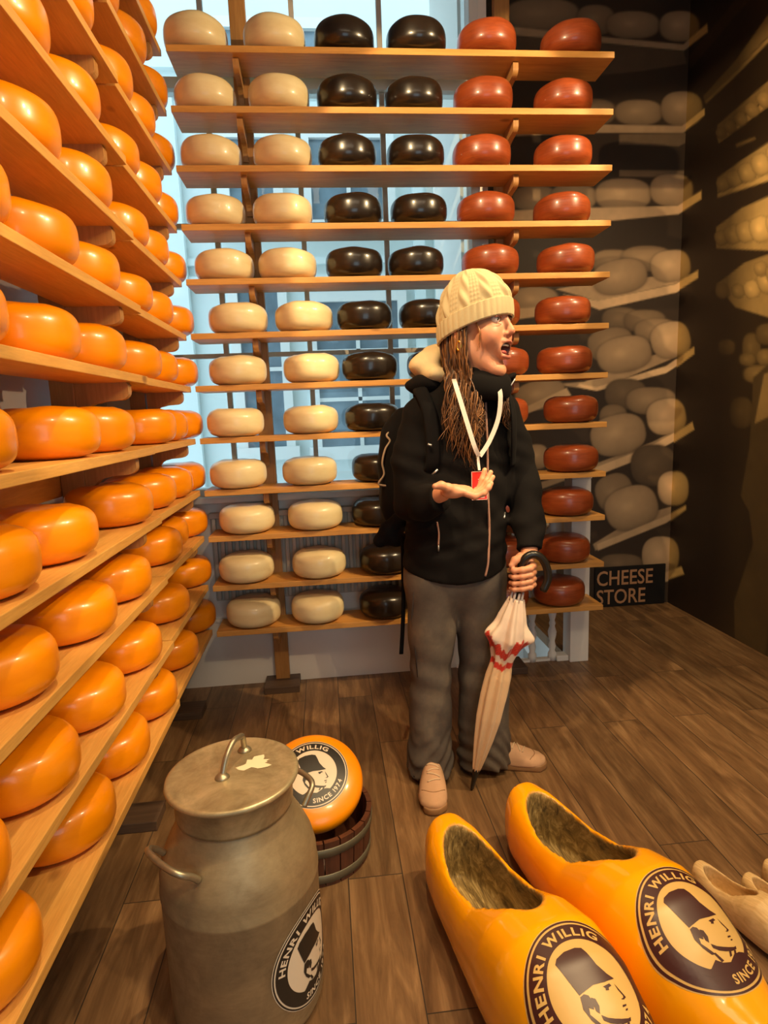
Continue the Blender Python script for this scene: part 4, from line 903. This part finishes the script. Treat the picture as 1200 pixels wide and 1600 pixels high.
# eyes and teeth
M['eyewhite'] = simple('eye_white', S(230, 220, 210), .2); M['iris'] = simple('dark_iris', S(52, 36, 26), .15)
M['teeth'] = simple('teeth', S(236, 226, 208), .3)
def sph(name, c, r, m, parent, n=16, sc=(1, 1, 1)):
    V = []; F = []
    for i in range(n+1):
        a = PI*i/n
        for j in range(2*n): b = PI*j/n; V.append((r*sc[0]*math.sin(a)*math.cos(b), r*sc[1]*math.sin(a)*math.sin(b), r*sc[2]*math.cos(a)))
    for i in range(n):
        for j in range(2*n): F.append((i*2*n+j, (i+1)*2*n+j, (i+1)*2*n+(j+1) % (2*n), i*2*n+(j+1) % (2*n)))
    V = np.array(V)+np.array(c); return V, F
for s in (-1, 1):
    V, F = sph('eye', (s*.032, .0745, .0155), .0118, None, None); e = link_mesh('eye', loc(head_world(V)), F, M['eyewhite'], per, True)
    V, F = sph('iris', (s*.032+.002, .0810, .0150), .0060, None, None); link_mesh('iris', loc(head_world(V)), F, M['iris'], e, True)
    # lids and lashes
    for (zz, hh, rr_) in ((.0215, .004, .0026), (.0100, -.003, .0008)):
        P = [head_world(((s*.032)+.0155*math.cos(a), .0835+.004*math.sin(a), zz-.004+hh*math.sin(a)*1.3)) for a in np.linspace(0, PI, 9)]
        tube('eyelid' , [Vector(p-ORG) for p in P], [rr_*.5]+[rr_]*7+[rr_*.5], M['lashes'] if 'lashes' in M else M.setdefault('lashes', simple('lash_line', S(176, 112, 84), .6)), per, 6)
tv = []
P = [head_world((x, .086-8*x*x, -.0480)) for x in np.linspace(-.018, .018, 9)]
V, F = tube_geo([Vector(p-ORG) for p in P], .0032, 6); link_mesh('teeth', V, F, M['teeth'], per, True)
V, F = sph('tongue', (0, .071, -.065), .014, None, None, 10, (1.1, 1, .5)); link_mesh('tongue', loc(head_world(V)), F, simple('tongue', S(176, 84, 78), .4), per, True)

# ---- beanie: turned-up ribbed cuff and cabled crown
def beanie():
    nu, nv = 240, 110; V = []; F = []
    front, back = .025, -.030
    for j in range(nv+1):
        v = j/nv
        for i in range(nu):
            u = 2*PI*i/nu; cu, su = math.cos(u), math.sin(u)     # u=pi/2 is the front
            zb = (front+back)/2+(front-back)/2*su
            if v < .30:           # cuff
                k = v/.30; r = 1.055+.012*math.sin(PI*k)+.030*abs(math.sin(u*19))**.6; 
                r -= .05*(1-min(1, k/.06))+.03*max(0, (k-.94)/.06)
                z = zb+k*.047
                x, y = .0835*r*cu, .000+.097*r*su
            else:
                k = (v-.30)/.70; zz = zb+.042; top = .158
                a = k*PI/2; rr_ = math.cos(a)**1.0 if k < 1 else 0; hz = math.sin(a)**1.0
                z = zz*(1-hz)+top*hz
                # eight wedges: a rope cable, then a bead stitch, alternating
                w_ = (u/(2*PI)*10) % 1; lump = 0
                ph = k*34
                if w_ < .55:
                    q = w_/.55; lump = .095*math.sin(PI*q)**.7*(0.50+.50*math.cos(ph*.6+(6.28*q))) 
                else:
                    q = (w_-.55)/.45; lump = .030*math.sin(q*PI*3)**2*(.6+.4*math.sin(k*90))
                fade = min(1, (1-k)*4)
                r = (1.0+lump*fade+.0*k)*rr_+.0
                x, y = .0835*r*cu*1.0, .000+.097*r*su-.006*k
            V.append((x, y, z))
    for j in range(nv):
        for i in range(nu): F.append((j*nu+i, j*nu+(i+1) % nu, (j+1)*nu+(i+1) % nu, (j+1)*nu+i))
    V = np.array(V); return link_mesh('beanie', loc(head_world(V)), F, M['knit'], per, True)
beanie()
# ---- jacket
def folds(X, Y, Z, a=.004, f=30): return a*(np.sin(f*X+9*np.sin(11*Z))*np.sin(.7*f*Z+5*X+2*np.sin(9*Y)))+.5*a*np.sin(2.1*f*(Z+.6*X)+3*np.sin(14*Y))
JZ = np.array([.68, .735, .80, .95, 1.08, 1.20, 1.28, 1.325, 1.355, 1.385, 1.42])
JX = np.array([.415, .413, .414, .424, .436, .446, .450, .452, .458, .470, .475]); JW = np.array([.176, .176, .172, .166, .170, .178, .168, .132, .096, .080, .078]); JD = np.array([.125, .125, .122, .118, .120, .115, .102, .092, .086, .080, .078]); JY = np.array([1.955, 1.955, 1.955, 1.955, 1.952, 1.952, 1.952, 1.945, 1.925, 1.887, 1.878])
def jacket(X, Y, Z):
    cx = np.interp(Z, JZ, JX); w_ = np.interp(Z, JZ, JW); d_ = np.interp(Z, JZ, JD); cy = np.interp(Z, JZ, JY)
    t_ = ((np.abs((X-cx)/w_)**2.4+np.abs((Y-cy)/d_)**2.2)**(1/2.3)-1)*np.minimum(w_, d_)
    t_ = smax(t_, Z-(1.402+.20*(X-.47)+.10*(1.9-Y)), .010)
    hem = .728+.35*np.clip(X-.40, -.18, .2)**2*3+.06*np.clip(.40-X, 0, .3)+.05*np.clip(X-.50, 0, .2)
    t_ = smax(t_, hem-Z, .008)
    neck = ellipsoid(X, Y, Z, (.474, 1.884, 1.462), (.066, .066, .080)); t_ = smax(t_, -neck, .006)
    r_ = chain(X, Y, Z, [(.318, 1.955, 1.265), (.279, 1.930, 1.13), (.268, 1.905, .995), (.300, 1.825, 1.004), (.332, 1.765, 1.022)], [.068, .064, .056, .050, .043], .03)
    l_ = chain(X, Y, Z, [(.580, 1.965, 1.262), (.618, 1.955, 1.14), (.642, 1.93, 1.02), (.646, 1.88, .91), (.634, 1.836, .835)], [.064, .060, .055, .048, .040], .03)
    cr = (X-.332)*.55+(Y-1.765)*(-.80)+(Z-1.022)*.2; r_ = smax(r_, cr-.006, .006)
    cl = (X-.634)*(-.15)+(Y-1.836)*(-.45)+(Z-.835)*(-.88); l_ = smax(l_, cl-.004, .006)
    r_ = smax(r_, -ellipsoid(X, Y, Z, (.343, 1.742, 1.034), (.03, .03, .03)), .004); l_ = smax(l_, -ellipsoid(X, Y, Z, (.631, 1.825, .818), (.030, .03, .03)), .004)
    d = smin(t_, r_, .022); d = smin(d, l_, .022)
    return d+folds(X, Y, Z, .0035, 34)*np.clip((Z-.74)*8, 0, 1)
jV, jF = nets(jacket, (.12, 1.68, .69), (.74, 2.12, 1.43), .0065)
jk = link_mesh('jacket', loc(jV), jF, M['jacket'], per, True)
JB = bvh_of(jV, jF)
def on_jacket(x, z, e=.002, y0=1.5):
    h = JB.ray_cast(Vector((x, y0, z)), Vector((0, 1, 0))); return (h[0]+Vector((0, -e, 0))) if h[0] is not None else Vector((x, 1.83, z))
zp = [on_jacket(*p, .0005)-Vector(ORG) for p in ((.500, 1.30), (.499, 1.24), (.499, 1.18), (.500, 1.10), (.501, 1.02), (.503, .96), (.505, .90), (.503, .84), (.498, .79), (.488, .752))]
P = smooth_path(zp, 4); tube('zip', P, [.0038]*len(P), M['zip'], jk, 8)
P = smooth_path([on_jacket(*p, .001)-Vector(ORG) for p in ((.338, .935), (.342, .90), (.339, .862))], 4); tube('pocket_zip', P, [.003]*len(P), M['zip'], jk, 6)
for p0, p1 in (((.339, .862), (.339, .842)), ((.563, .93), (.572, .945))):
    a, b = on_jacket(*p0, .003)-Vector(ORG), on_jacket(*p1, .003)-Vector(ORG); tube('zip_pull', [a, b], .0026, M['silver'], jk, 6)
# collar flap on her left side
P = smooth_path([Vector(p)-Vector(ORG) for p in ((.535, 1.85, 1.345), (.563, 1.845, 1.368), (.588, 1.865, 1.378), (.592, 1.90, 1.365))], 5)
tube('collar_edge', P, [.014]*len(P), M['jacket'], jk, 10, flat=.6)
P = smooth_path([Vector(p)-Vector(ORG) for p in ((.560, 1.828, 1.335), (.575, 1.830, 1.352), (.588, 1.838, 1.368))], 4); tube('collar_zip', P, [.003]*len(P), M['silver'], jk, 6)
P = smooth_path([Vector(p)-Vector(ORG) for p in ((.400, 1.905, 1.360), (.412, 1.850, 1.366), (.450, 1.815, 1.370), (.505, 1.808, 1.366), (.550, 1.835, 1.360), (.565, 1.88, 1.362))], 5)
P = [p+Vector((0, .002, -.016)) for p in P]; tube('collar', P, [.022]+[.025]*(len(P)-2)+[.022], M['jacket'], jk, 14, flat=1.75, up=(0, 0, 1))
# hood of the fleece bunched behind the neck, black hood below it
def hood(X, Y, Z):
    d = ellipsoid(X, Y, Z, (.345, 1.985, 1.425), (.055, .060, .050))
    d = smin(d, ellipsoid(X, Y, Z, (.385, 2.02, 1.45), (.055, .05, .05)), .02)
    d = smin(d, ellipsoid(X, Y, Z, (.365, 1.935, 1.395), (.045, .05, .028)), .015)
    return d+.004*np.sin(70*Z+40*X)+.003*np.sin(90*X-50*Z)
V, F = nets(hood, (.27, 1.86, 1.34), (.46, 2.09, 1.52), .005); link_mesh('fleece_hood', loc(V), F, M['fleece'], per, True)
def hood2(X, Y, Z):
    d = ellipsoid(X, Y, Z, (.335, 1.975, 1.365), (.066, .075, .035)); d = smin(d, ellipsoid(X, Y, Z, (.41, 2.04, 1.36), (.09, .05, .045)), .02)
    return d+folds(X, Y, Z, .004, 50)
V, F = nets(hood2, (.24, 1.86, 1.31), (.53, 2.12, 1.43), .006); link_mesh('jacket_hood', loc(V), F, M['jacket'], per, True)
# ---- jeans
RZ = np.array([0, .03, .08, .16, .36, .55, .70, .80]); 
RX = np.array([.313, .313, .313, .316, .322, .330, .336, .345]); RW_ = np.array([.083, .082, .077, .072, .069, .080, .092, .10]); RD = np.array([.098, .095, .086, .078, .078, .092, .105, .105]); RY = np.array([1.965, 1.965, 1.965, 1.965, 1.955, 1.955, 1.96, 1.96])
LX = np.array([.515, .515, .515, .513, .511, .505, .495, .485]); LW = np.array([.098, .096, .092, .088, .086, .086, .093, .10]); LD = np.array([.095, .092, .088, .082, .082, .094, .105, .105]); LY = np.array([1.985, 1.985, 1.98, 1.975, 1.97, 1.965, 1.965, 1.965])
def jeans(X, Y, Z):
    def leg(xs, ws, ds, ys):
        cx = np.interp(Z, RZ, xs); w_ = np.interp(Z, RZ, ws); d_ = np.interp(Z, RZ, ds); cy = np.interp(Z, RZ, ys)
        return ((np.abs((X-cx)/w_)**2.2+np.abs((Y-cy)/d_)**2.2)**(1/2.2)-1)*np.minimum(w_, d_)
    a = leg(RX, RW_, RD, RY); b = leg(LX, LW, LD, LY)
    a = a+np.where(Z > .56, 0, 0); d = smin(a, b, .012)
    d = smin(d, ellipsoid(X, Y, Z, (.42, 1.96, .74), (.165, .108, .14)), .03)
    d = smax(d, Z-.80, .01); d = smax(d, (.022+.25*np.clip(Y-1.90, 0, .2)*0+.06*np.clip(1.93-Y, 0, .1))-Z, .006)
    low = np.clip((.22-Z)/.16, 0, 1)
    ruf = .0045*low*np.sin(110*Z+16*np.sin(9*X+7*Y))+.0042*np.sin(11*Z+26*X+2*np.sin(5*Z))*np.sin(24*X+7*np.sin(5*Z)+4*Y)+.003*np.exp(-((Z-.38)/.10)**2)*np.sin(60*Z+20*X)
    return d+ruf
V, F = nets(jeans, (.19, 1.82, -.01), (.66, 2.12, .83), .0068)
jn = link_mesh('jeans', loc(V), F, M['denim'], per, True)
JN = bvh_of(V, F)
# outseam stitching and crotch seam
sm_ = [JN.ray_cast(Vector((x, 1.6, z)), Vector((0, 1, 0)))[0] for x, z in ((.262, .70), (.256, .6), (.262, .5), (.268, .40))]
tube('seam', [p-Vector(ORG)+Vector((0, -.0005, 0)) for p in sm_ if p], .0018, simple('dark_seam', S(60, 52, 48), .9), jn, 6)
# ---- shoes
def shoe_parts():
    ys = np.array([0, .02, .06, .11, .16, .205, .24, .262]); wl = np.array([.022, .031, .034, .036, .044, .047, .040, .018]); ox = np.array([0, 0, 0, 0, .003, .005, .006, .006])
    tp = np.array([.070, .078, .082, .090, .078, .058, .046, .035])
    def upper(X, Y, Z):
        w_ = np.interp(Y, ys, wl); t_ = np.interp(Y, ys, tp); o_ = np.interp(Y, ys, ox)
        d = ((np.abs((X-o_)/w_)**2.3+np.abs((Z-.018)/np.maximum(t_-.018, .01))**2.3)**(1/2.3)-1)*np.minimum(w_, t_)*.9
        d = smax(d, .018-Z, .004); d = smax(d, -Y, .01); d = smax(d, np.sqrt(np.maximum(0, Y-.215)**2+(X-.006)**2)-.047, .006)
        d = smax(d, -ellipsoid(X, Y, Z, (0, .055, .10), (.024, .048, .05)), .004); return d
    def sole(X, Y, Z):
        w_ = np.interp(Y, ys, wl)+.0035; o_ = np.interp(Y, ys, ox)
        d = np.abs(X-o_)-w_; d = smax(d, np.abs(Z-.0115)-.0115, .004); d = smax(d, -Y-.003, .01); d = smax(d, np.sqrt(np.maximum(0, Y-.215)**2+(X-.006)**2)-.0515, .006)
        d = smax(d, np.sqrt(np.maximum(0, .034-Y)**2+X**2)-.0375, .005); return d
    return nets(upper, (-.07, -.02, .005), (.07, .28, .12), .0035), nets(sole, (-.07, -.02, -.006), (.07, .28, .03), .0035)
SU, SS = shoe_parts()
UB = bvh_of(*SU)
def shoe(heel, toe, mir=1, s=1.0):
    a = math.atan2(toe[1]-heel[1], toe[0]-heel[0])-PI/2; R = np.array([[math.cos(a), -math.sin(a), 0], [math.sin(a), math.cos(a), 0], [0, 0, 1]])
    def T(V): 
        V = np.array(V, float)*np.array([mir*s, s, s]); return V@R.T+np.array([heel[0], heel[1], 0.001])-ORG
    flip = (lambda F: [tuple(f)[::-1] for f in F]) if mir < 0 else (lambda F: F)
    u = link_mesh('shoe', T(SU[0]), flip(SU[1]), M['suede'], per, True)
    link_mesh('sole', T(SS[0]), flip(SS[1]), M['sole'], u, True)
    for k in range(4):
        y0 = .125+.018*k; pts = []
        for j in range(9):
            x = -.020+.040*j/8; h = UB.ray_cast(Vector((x, y0+.010*(j/8 if k % 2 else 1-j/8), .2)), Vector((0, 0, -1)))
            pts.append((h[0].x, h[0].y, h[0].z+.0015))
        W = T(pts); tube('lace', [Vector(p) for p in W], .0024, M['lace'], u, 6)
    # stitched toe cap line
    pts = []
    for j in range(15):
        x = -.036+.072*j/14+.004; y0 = .205+.018*math.cos((x-.004)/.036*PI/2); h = UB.ray_cast(Vector((x, y0, .2)), Vector((0, 0, -1)))
        if h[0] is not None: pts.append((h[0].x, h[0].y, h[0].z+.0003))
    W = T(pts); tube('toe_seam', [Vector(p) for p in W], .0012, M['sole'], u, 6)
shoe((.322, 2.01), (.292, 1.745), 1, 1.06); shoe((.475, 2.005), (.69, 1.945), -1, 1.0)
# ---- hair
M['hair'] = None
t = NT('brown_hair'); at = t.add('ShaderNodeAttribute'); at.attribute_name = 'col'; t.bump(t.noise(t.coords((1, 1, .15)), 400, 2), .3, .001)
M['hair'] = t.set(Base_Color=at.outputs['Color'], Roughness=.42)
G1 = [(0.392, 1.9, 1.498), (0.389, 1.87, 1.447), (0.385, 1.83, 1.377), (0.373, 1.81, 1.302), (0.36, 1.8, 1.236), (0.345, 1.8, 1.179)]
G2 = [(0.403, 1.88, 1.485), (0.406, 1.84, 1.434), (0.413, 1.81, 1.357), (0.419, 1.79, 1.281), (0.431, 1.79, 1.186), (0.453, 1.8, 1.077)]
G3 = [(0.415, 1.86, 1.473), (0.42, 1.82, 1.413), (0.439, 1.8, 1.337), (0.455, 1.79, 1.261), (0.460, 1.795, 1.21), (0.462, 1.8, 1.165)]
G4 = [(0.430, 1.835, 1.461), (0.440, 1.81, 1.403), (0.452, 1.80, 1.347), (0.466, 1.8, 1.29), (.470, 1.80, 1.26), (0.472, 1.8, 1.231)]
G5 = [(0.545, 1.91, 1.424), (0.556, 1.88, 1.374), (0.556, 1.85, 1.316), (0.560, 1.84, 1.267), (.572, 1.845, 1.24), (0.588, 1.85, 1.212)]
GG = [np.array(g_) for g_ in (G1, G2, G3, G4)]
rng = random.Random(9); V = []; F = []; C = []
c_hi = np.array(S(158, 106, 60)[:3]); c_lo = np.array(S(50, 28, 16)[:3])
def strand(base, r, wav, ph, col, endk=1.0):
    P = []; Q = smooth_path([Vector(p) for p in base], 7); n_ = max(6, int(len(Q)*endk)); Q = Q[:n_]
    for i, q in enumerate(Q):
        k = i/(len(Q)-1); w_ = wav*(k**.9)
        pg = round(ph*.8)/.8; q = q+Vector((w_*math.sin(pg+k*13+.25*math.sin(ph*7)), w_*.6*math.cos(pg*1.3+k*11), 0))
        h = JB.find_nearest(q); 
        if h[0] is not None:
            dn = (q-h[0]).dot(h[1])
            if dn < .007: q = h[0]+h[1]*.008
        P.append(q-Vector(ORG))
    rs = [r*(.75+.25*math.sin(PI*min(1, i/len(P)*1.4)))*(1-(i/len(P))**3*.85) for i in range(len(P))]
    v, f = tube_geo(P, rs, 6); o = len(V); V.extend(v); F.extend([tuple(x+o for x in q) for q in f]); C.extend([col]*len(v))
for i in range(300):
    tt = rng.random()*2.999; a = int(tt); fr = tt-a
    b = GG[a]*(1-fr)+GG[a+1]*fr; b = b+np.array([rng.gauss(0, .003), rng.gauss(0, .006), rng.gauss(0, .004)])
    b[:, 1] += rng.uniform(0, .02)
    k = rng.random()**1.3; strand(b, rng.uniform(.0015, .0034), rng.uniform(.010, .022), rng.uniform(0, 6.28), c_lo+(c_hi-c_lo)*k, rng.uniform(.7, 1.0))
for i in range(60):
    b = np.array(G5)+np.array([rng.gauss(0, .007), rng.gauss(0, .006), rng.gauss(0, .004)])
    strand(b, rng.uniform(.0014, .0028), rng.uniform(.005, .014), rng.uniform(0, 6.28), c_lo+(c_hi-c_lo)*rng.random()*.6, rng.uniform(.6, 1.0))
# short locks by the temple and nape, close to the head
for i in range(110):
    a = rng.uniform(.35, 1.55)          # angle round from behind to the temple on her right side
    x = .078*math.sin(a)*1.0; y = -.095*math.cos(a)*1.0-.004+.02*math.sin(a)
    base = [head_world((x*1.0, y, -.0)), head_world((x*1.03, y-.0, -.04)), head_world((x*.98, y*.95, -.085)), head_world((x*.8, y*.75, -.13))]
    base = [b+np.array([rng.gauss(0, .003)]*3) for b in base]
    strand(base, rng.uniform(.002, .0038), .004, rng.uniform(0, 6), c_lo+(c_hi-c_lo)*rng.random()**1.2, 1)
for ph, x0 in ((0, .066), (2, .064), (4, .067)):
    strand([head_world(p) for p in ((x0, .040, .01), (x0+.003, .048, -.01), (x0, .046, -.035), (x0-.003, .036, -.06))], .0016, .003, ph, c_hi, 1)
link_mesh('hair', V, F, M['hair'], per, True, np.array(C))
# earring
for k, (dx, dz) in enumerate(((0, 0),)):
    e_c = head_world((.084, -.004, -.042))-ORG
    V, F = tube_geo([Vector(e_c)+Vector((.0095*math.cos(a)*.5, -.0095*math.cos(a)*.5, .013*math.sin(a))) for a in np.linspace(0, 2*PI, 24, endpoint=False)], .0036, 8, closed=True)
    link_mesh('earring', V, F, M['gold'], per, True)

# ================================================================= things she carries
# lanyard with a red card
lan = thing('lanyard', 'white ribbon lanyard with a red visitor card round the neck of the woman', 'lanyard', (.46, 1.80, 1.14))
LO = Vector((.46, 1.80, 1.14))
M['ribbon'] = simple('white_ribbon', S(226, 214, 204), .6); M['redcard'] = simple('red_card', S(206, 44, 36), .35); M['cardwhite'] = simple('card_print', S(236, 188, 176), .5)
def ribbon(name, P, w_, m, parent, org, off=.003):
    P = smooth_path([Vector(p) for p in P], 6); V = []; F = []
    for i, p in enumerate(P):
        h = JB.ray_cast(Vector((p.x, 1.5, p.z)), Vector((0, 1, 0)))
        y = min(p.y, h[0].y-off) if h[0] is not None else p.y
        tg = (P[min(i+1, len(P)-1)]-P[max(i-1, 0)]).normalized(); sd = tg.cross(Vector((0, 1, 0))).normalized()*w_/2; q = Vector((p.x, y, p.z))-org
        for (s_, e_) in ((-1, 0), (1, 0), (1, -.0012), (-1, -.0012)): V.append(q+sd*s_+Vector((0, e_, 0)))
    for i in range(len(P)-1):
        for j in range(4): F.append((i*4+j, i*4+(j+1) % 4, i*4+4+(j+1) % 4, i*4+4+j))
    F += [(0, 1, 2, 3), tuple(len(V)-4+j for j in (3, 2, 1, 0))]
    return link_mesh(name, V, F, m, parent)
ribbon('ribbon', [(0.392, 1.81, 1.372), (0.396, 1.785, 1.339), (0.418, 1.772, 1.253), (0.442, 1.775, 1.175), (0.460, 1.79, 1.141)], .0135, M['ribbon'], lan, LO)
ribbon('ribbon', [(0.523, 1.80, 1.350), (0.528, 1.79, 1.315), (0.520, 1.79, 1.249), (0.492, 1.79, 1.183), (0.463, 1.79, 1.141)], .0135, M['ribbon'], lan, LO)
ribbon('clasp', [(0.461, 1.81, 1.148), (0.461, 1.80, 1.118), (.462, 1.795, 1.098)], .008, M['ribbon'], lan, LO)
cb = thing('x', None, None); bpy.data.objects.remove(cb)
cx0, cy0, cz0 = .463, 1.800, 1.050
card = box('card', cx0-.0245-LO.x, cx0+.0245-LO.x, cy0-.001-LO.y, cy0+.001-LO.y, cz0-.044-LO.z, cz0+.044-LO.z, M['redcard'], lan, .0008)
yy = cy0-.0014-LO.y
boxes('card_border', [(cx0-.0245-LO.x, cx0-.0230-LO.x, yy, yy+.0006, cz0-.044-LO.z, cz0+.044-LO.z), (cx0+.0230-LO.x, cx0+.0245-LO.x, yy, yy+.0006, cz0-.044-LO.z, cz0+.044-LO.z),
      (cx0-.0245-LO.x, cx0+.0245-LO.x, yy, yy+.0006, cz0-.044-LO.z, cz0-.0425-LO.z), (cx0-.0245-LO.x, cx0+.0245-LO.x, yy, yy+.0006, cz0+.0425-LO.z, cz0+.044-LO.z)], M['cardwhite'], card)
boxes('card_lines', [(cx0-.004-LO.x, cx0+.019-LO.x, yy, yy+.0006, cz0+.018-LO.z, cz0+.0205-LO.z), (cx0-.004-LO.x, cx0+.019-LO.x, yy, yy+.0006, cz0+.011-LO.z, cz0+.0135-LO.z), (cx0-.015-LO.x, cx0+.015-LO.x, yy, yy+.0006, cz0-.006-LO.z, cz0-.0035-LO.z)], M['cardwhite'], card)
box('card_panel', cx0-.016-LO.x, cx0+.016-LO.x, yy, yy+.0006, cz0-.038-LO.z, cz0-.010-LO.z, M['cardwhite'], card)

# backpack
bp = thing('backpack', 'black backpack with pale cord on the back of the woman', 'backpack', (.30, 2.12, 1.0))
BO = np.array([.30, 2.12, 1.0])
def pack(X, Y, Z):
    d = ((np.abs((X-.335)/.150)**3+np.abs((Y-2.135)/.085)**3+np.abs((Z-1.06)/.235)**3.2)**(1/3)-1)*.085
    d = smin(d, ellipsoid(X, Y, Z, (.29, 2.19, .99), (.10, .05, .14)), .02)
    return d+.003*np.sin(40*Z+10*X)*np.sin(30*X)
V, F = nets(pack, (.14, 2.02, .78), (.53, 2.27, 1.33), .008); link_mesh('main_bag', V-BO, F, M['bagcloth'], bp, True)
def flap(X, Y, Z):
    d = chain(X, Y, Z, [(.262, 2.06, .925), (.215, 2.08, .875), (.180, 2.09, .838)], [.028, .032, .026], .02)
    d = smin(d, chain(X, Y, Z, [(.18, 2.09, .838), (.235, 2.08, .842), (.27, 2.05, .86)], [.022, .024, .026], .02), .015); return d+.002*np.sin(80*X+60*Z)
V, F = nets(flap, (.12, 2.02, .78), (.32, 2.14, .98), .005); link_mesh('hip_belt', V-BO, F, M['bagcloth'], bp, True)
def bpt(name, pts, r, m, **k):
    P = [p-Vector(BO) for p in smooth_path(pts, 6)]; return tube(name, P, [r]*len(P), m, bp, 8, **k)
M['cordbeige'] = simple('pale_cord', S(176, 150, 122), .8)
bpt('bungee_cord', [(.237, 2.10, 1.225), (.212, 2.075, 1.205), (.222, 2.07, 1.185), (.205, 2.07, 1.158), (.193, 2.07, 1.112), (.198, 2.075, 1.071), (.178, 2.08, 1.039), (.205, 2.08, 1.03)], .0035, M['cordbeige'])
bpt('dangling_strap', [(.252, 2.05, .87), (.248, 2.02, .833), (.246, 2.02, .72), (.241, 2.02, .581), (.229, 2.02, .435)], .0075, M['bagcloth'], flat=.25, up=(0, 1, 0))
bpt('shoulder_strap', [(.33, 2.06, 1.30), (.315, 1.99, 1.352), (.305, 1.90, 1.345), (.318, 1.845, 1.29), (.328, 1.832, 1.20), (.325, 1.845, 1.11), (.30, 1.90, 1.07)], .022, M['bagcloth'], flat=.3, up=(0, 1, .2))
bpt('shoulder_strap', [(.50, 2.07, 1.30), (.555, 2.0, 1.345), (.575, 1.90, 1.340), (.582, 1.845, 1.28), (.585, 1.84, 1.20), (.59, 1.87, 1.10)], .020, M['bagcloth'], flat=.3, up=(0, 1, .2))
for a, b in (((.310, 1.820, 1.182), (.322, 1.818, 1.178)), ((.322, 1.822, 1.088), (.338, 1.815, 1.104)), ((.255, 2.02, .872), (.270, 2.01, .885))):
    tube('buckle', [Vector(a)-Vector(BO), Vector(b)-Vector(BO)], .0035, M['silver'], bp, 6)

# umbrella
um = thing('umbrella', 'furled cream umbrella with red lace bands and a black crook handle', 'umbrella', (.434, 1.846, 0))
UO = Vector((.434, 1.846, 0)); A0 = Vector((.434, 1.846, .004)); A1 = Vector((.578, 1.790, .700)); ax_ = (A1-A0); UL = ax_.length; ax_.normalize()
e1 = ax_.cross(Vector((0, 1, 0))).normalized(); e2 = ax_.cross(e1).normalized()
def ulathe(name, prof, m, pleat=0, npl=8, twist=0, n=96, colfn=None, caps=True, corner=None):
    V = []; F = []; C = []
    for (s_, r) in prof:
        for j in range(n):
            a = 2*PI*j/n; k = 1+pleat*math.sin(npl*a+twist*s_) if pleat else 1
            if corner: k *= corner(s_, a)
            V.append(A0-UO+ax_*s_+e1*(r*k*math.cos(a))+e2*(r*k*math.sin(a)))
            if colfn: C.append(colfn(s_, a))
    for i in range(len(prof)-1):
        for j in range(n): F.append((i*n+j, i*n+(j+1) % n, (i+1)*n+(j+1) % n, (i+1)*n+j))
    F.append(tuple(range(n))[::-1]); F.append(tuple((len(prof)-1)*n+j for j in range(n)))
    return link_mesh(name, V, F, m, um, True, np.array(C) if colfn else None)
M['blackplastic'] = simple('black_plastic', S(26, 22, 18), .3)
ulathe('ferrule', [(0, .002), (.004, .0055), (.04, .0085), (.075, .0125), (.082, .0125), (.082, .004)], M['blackplastic'], n=20)
cu_ = np.array(S(226, 190, 146)[:3]); cw_ = np.array(S(238, 214, 192)[:3]); cr_ = np.array(S(206, 48, 28)[:3])
def ucol(s_, a):
    w1 = .012*math.sin(3*a+1)+.004*math.sin(17*a)
    if .515+w1 < s_ < .555+w1*1.8: return cr_*(.75+.35*(math.sin(40*a)*math.sin(900*s_) > 0))
    if .468+w1*.5 < s_ < .488+w1*.5: return cr_
    return cw_ if s_ > .488 else cu_
t = NT('umbrella_cloth'); at = t.add('ShaderNodeAttribute'); at.attribute_name = 'col'; M['umbcloth'] = t.set(Base_Color=at.outputs['Color'], Roughness=.6)
t.b.inputs['Sheen Weight'].default_value = .2
ps = np.array([.075, .09, .14, .20, .28, .36, .43, .468, .49, .515, .54, .565, .60, .64, .675, .70]); pr_ = np.array([.011, .0145, .022, .030, .038, .040, .038, .033, .033, .040, .046, .052, .048, .040, .030, .023])
ss = np.linspace(.075, .70, 150)
def corner(s_, a):
    k = math.exp(-((s_-.575)/.028)**2)
    return 1+k*(.42*max(0, math.cos(a-PI*.93))**6+.42*max(0, math.cos(a-.1))**6)+.10*k*math.sin(5*a)
ulathe('canopy', [(s_, float(np.interp(s_, ps, pr_))) for s_ in ss], M['umbcloth'], .13, 8, 5.0, 128, ucol, corner=corner)
# rib tips poking out above the cloth
for k in range(8):
    a = 2*PI*k/8; p = A0-UO+ax_*.69+(e1*math.cos(a)+e2*math.sin(a))*.019; q = A0-UO+ax_*.722+(e1*math.cos(a)+e2*math.sin(a))*.017
    tube('rib_tip', [p, q], [.0048, .0036], M['ribbon'], um, 8)
P = smooth_path([Vector(p)-UO for p in (tuple(A0+ax_*.66), tuple(A0+ax_*.71), (.584, 1.789, .735), (.588, 1.788, .765), (.590, 1.787, .790), (.600, 1.784, .816), (.625, 1.780, .829), (.652, 1.778, .815), (.669, 1.778, .782), (.672, 1.778, .746), (.656, 1.778, .708))], 6)
tube('crook_handle', P, [.009]*8+[.0125]*(len(P)-10)+[.0125, .009], M['blackplastic'], um, 14)
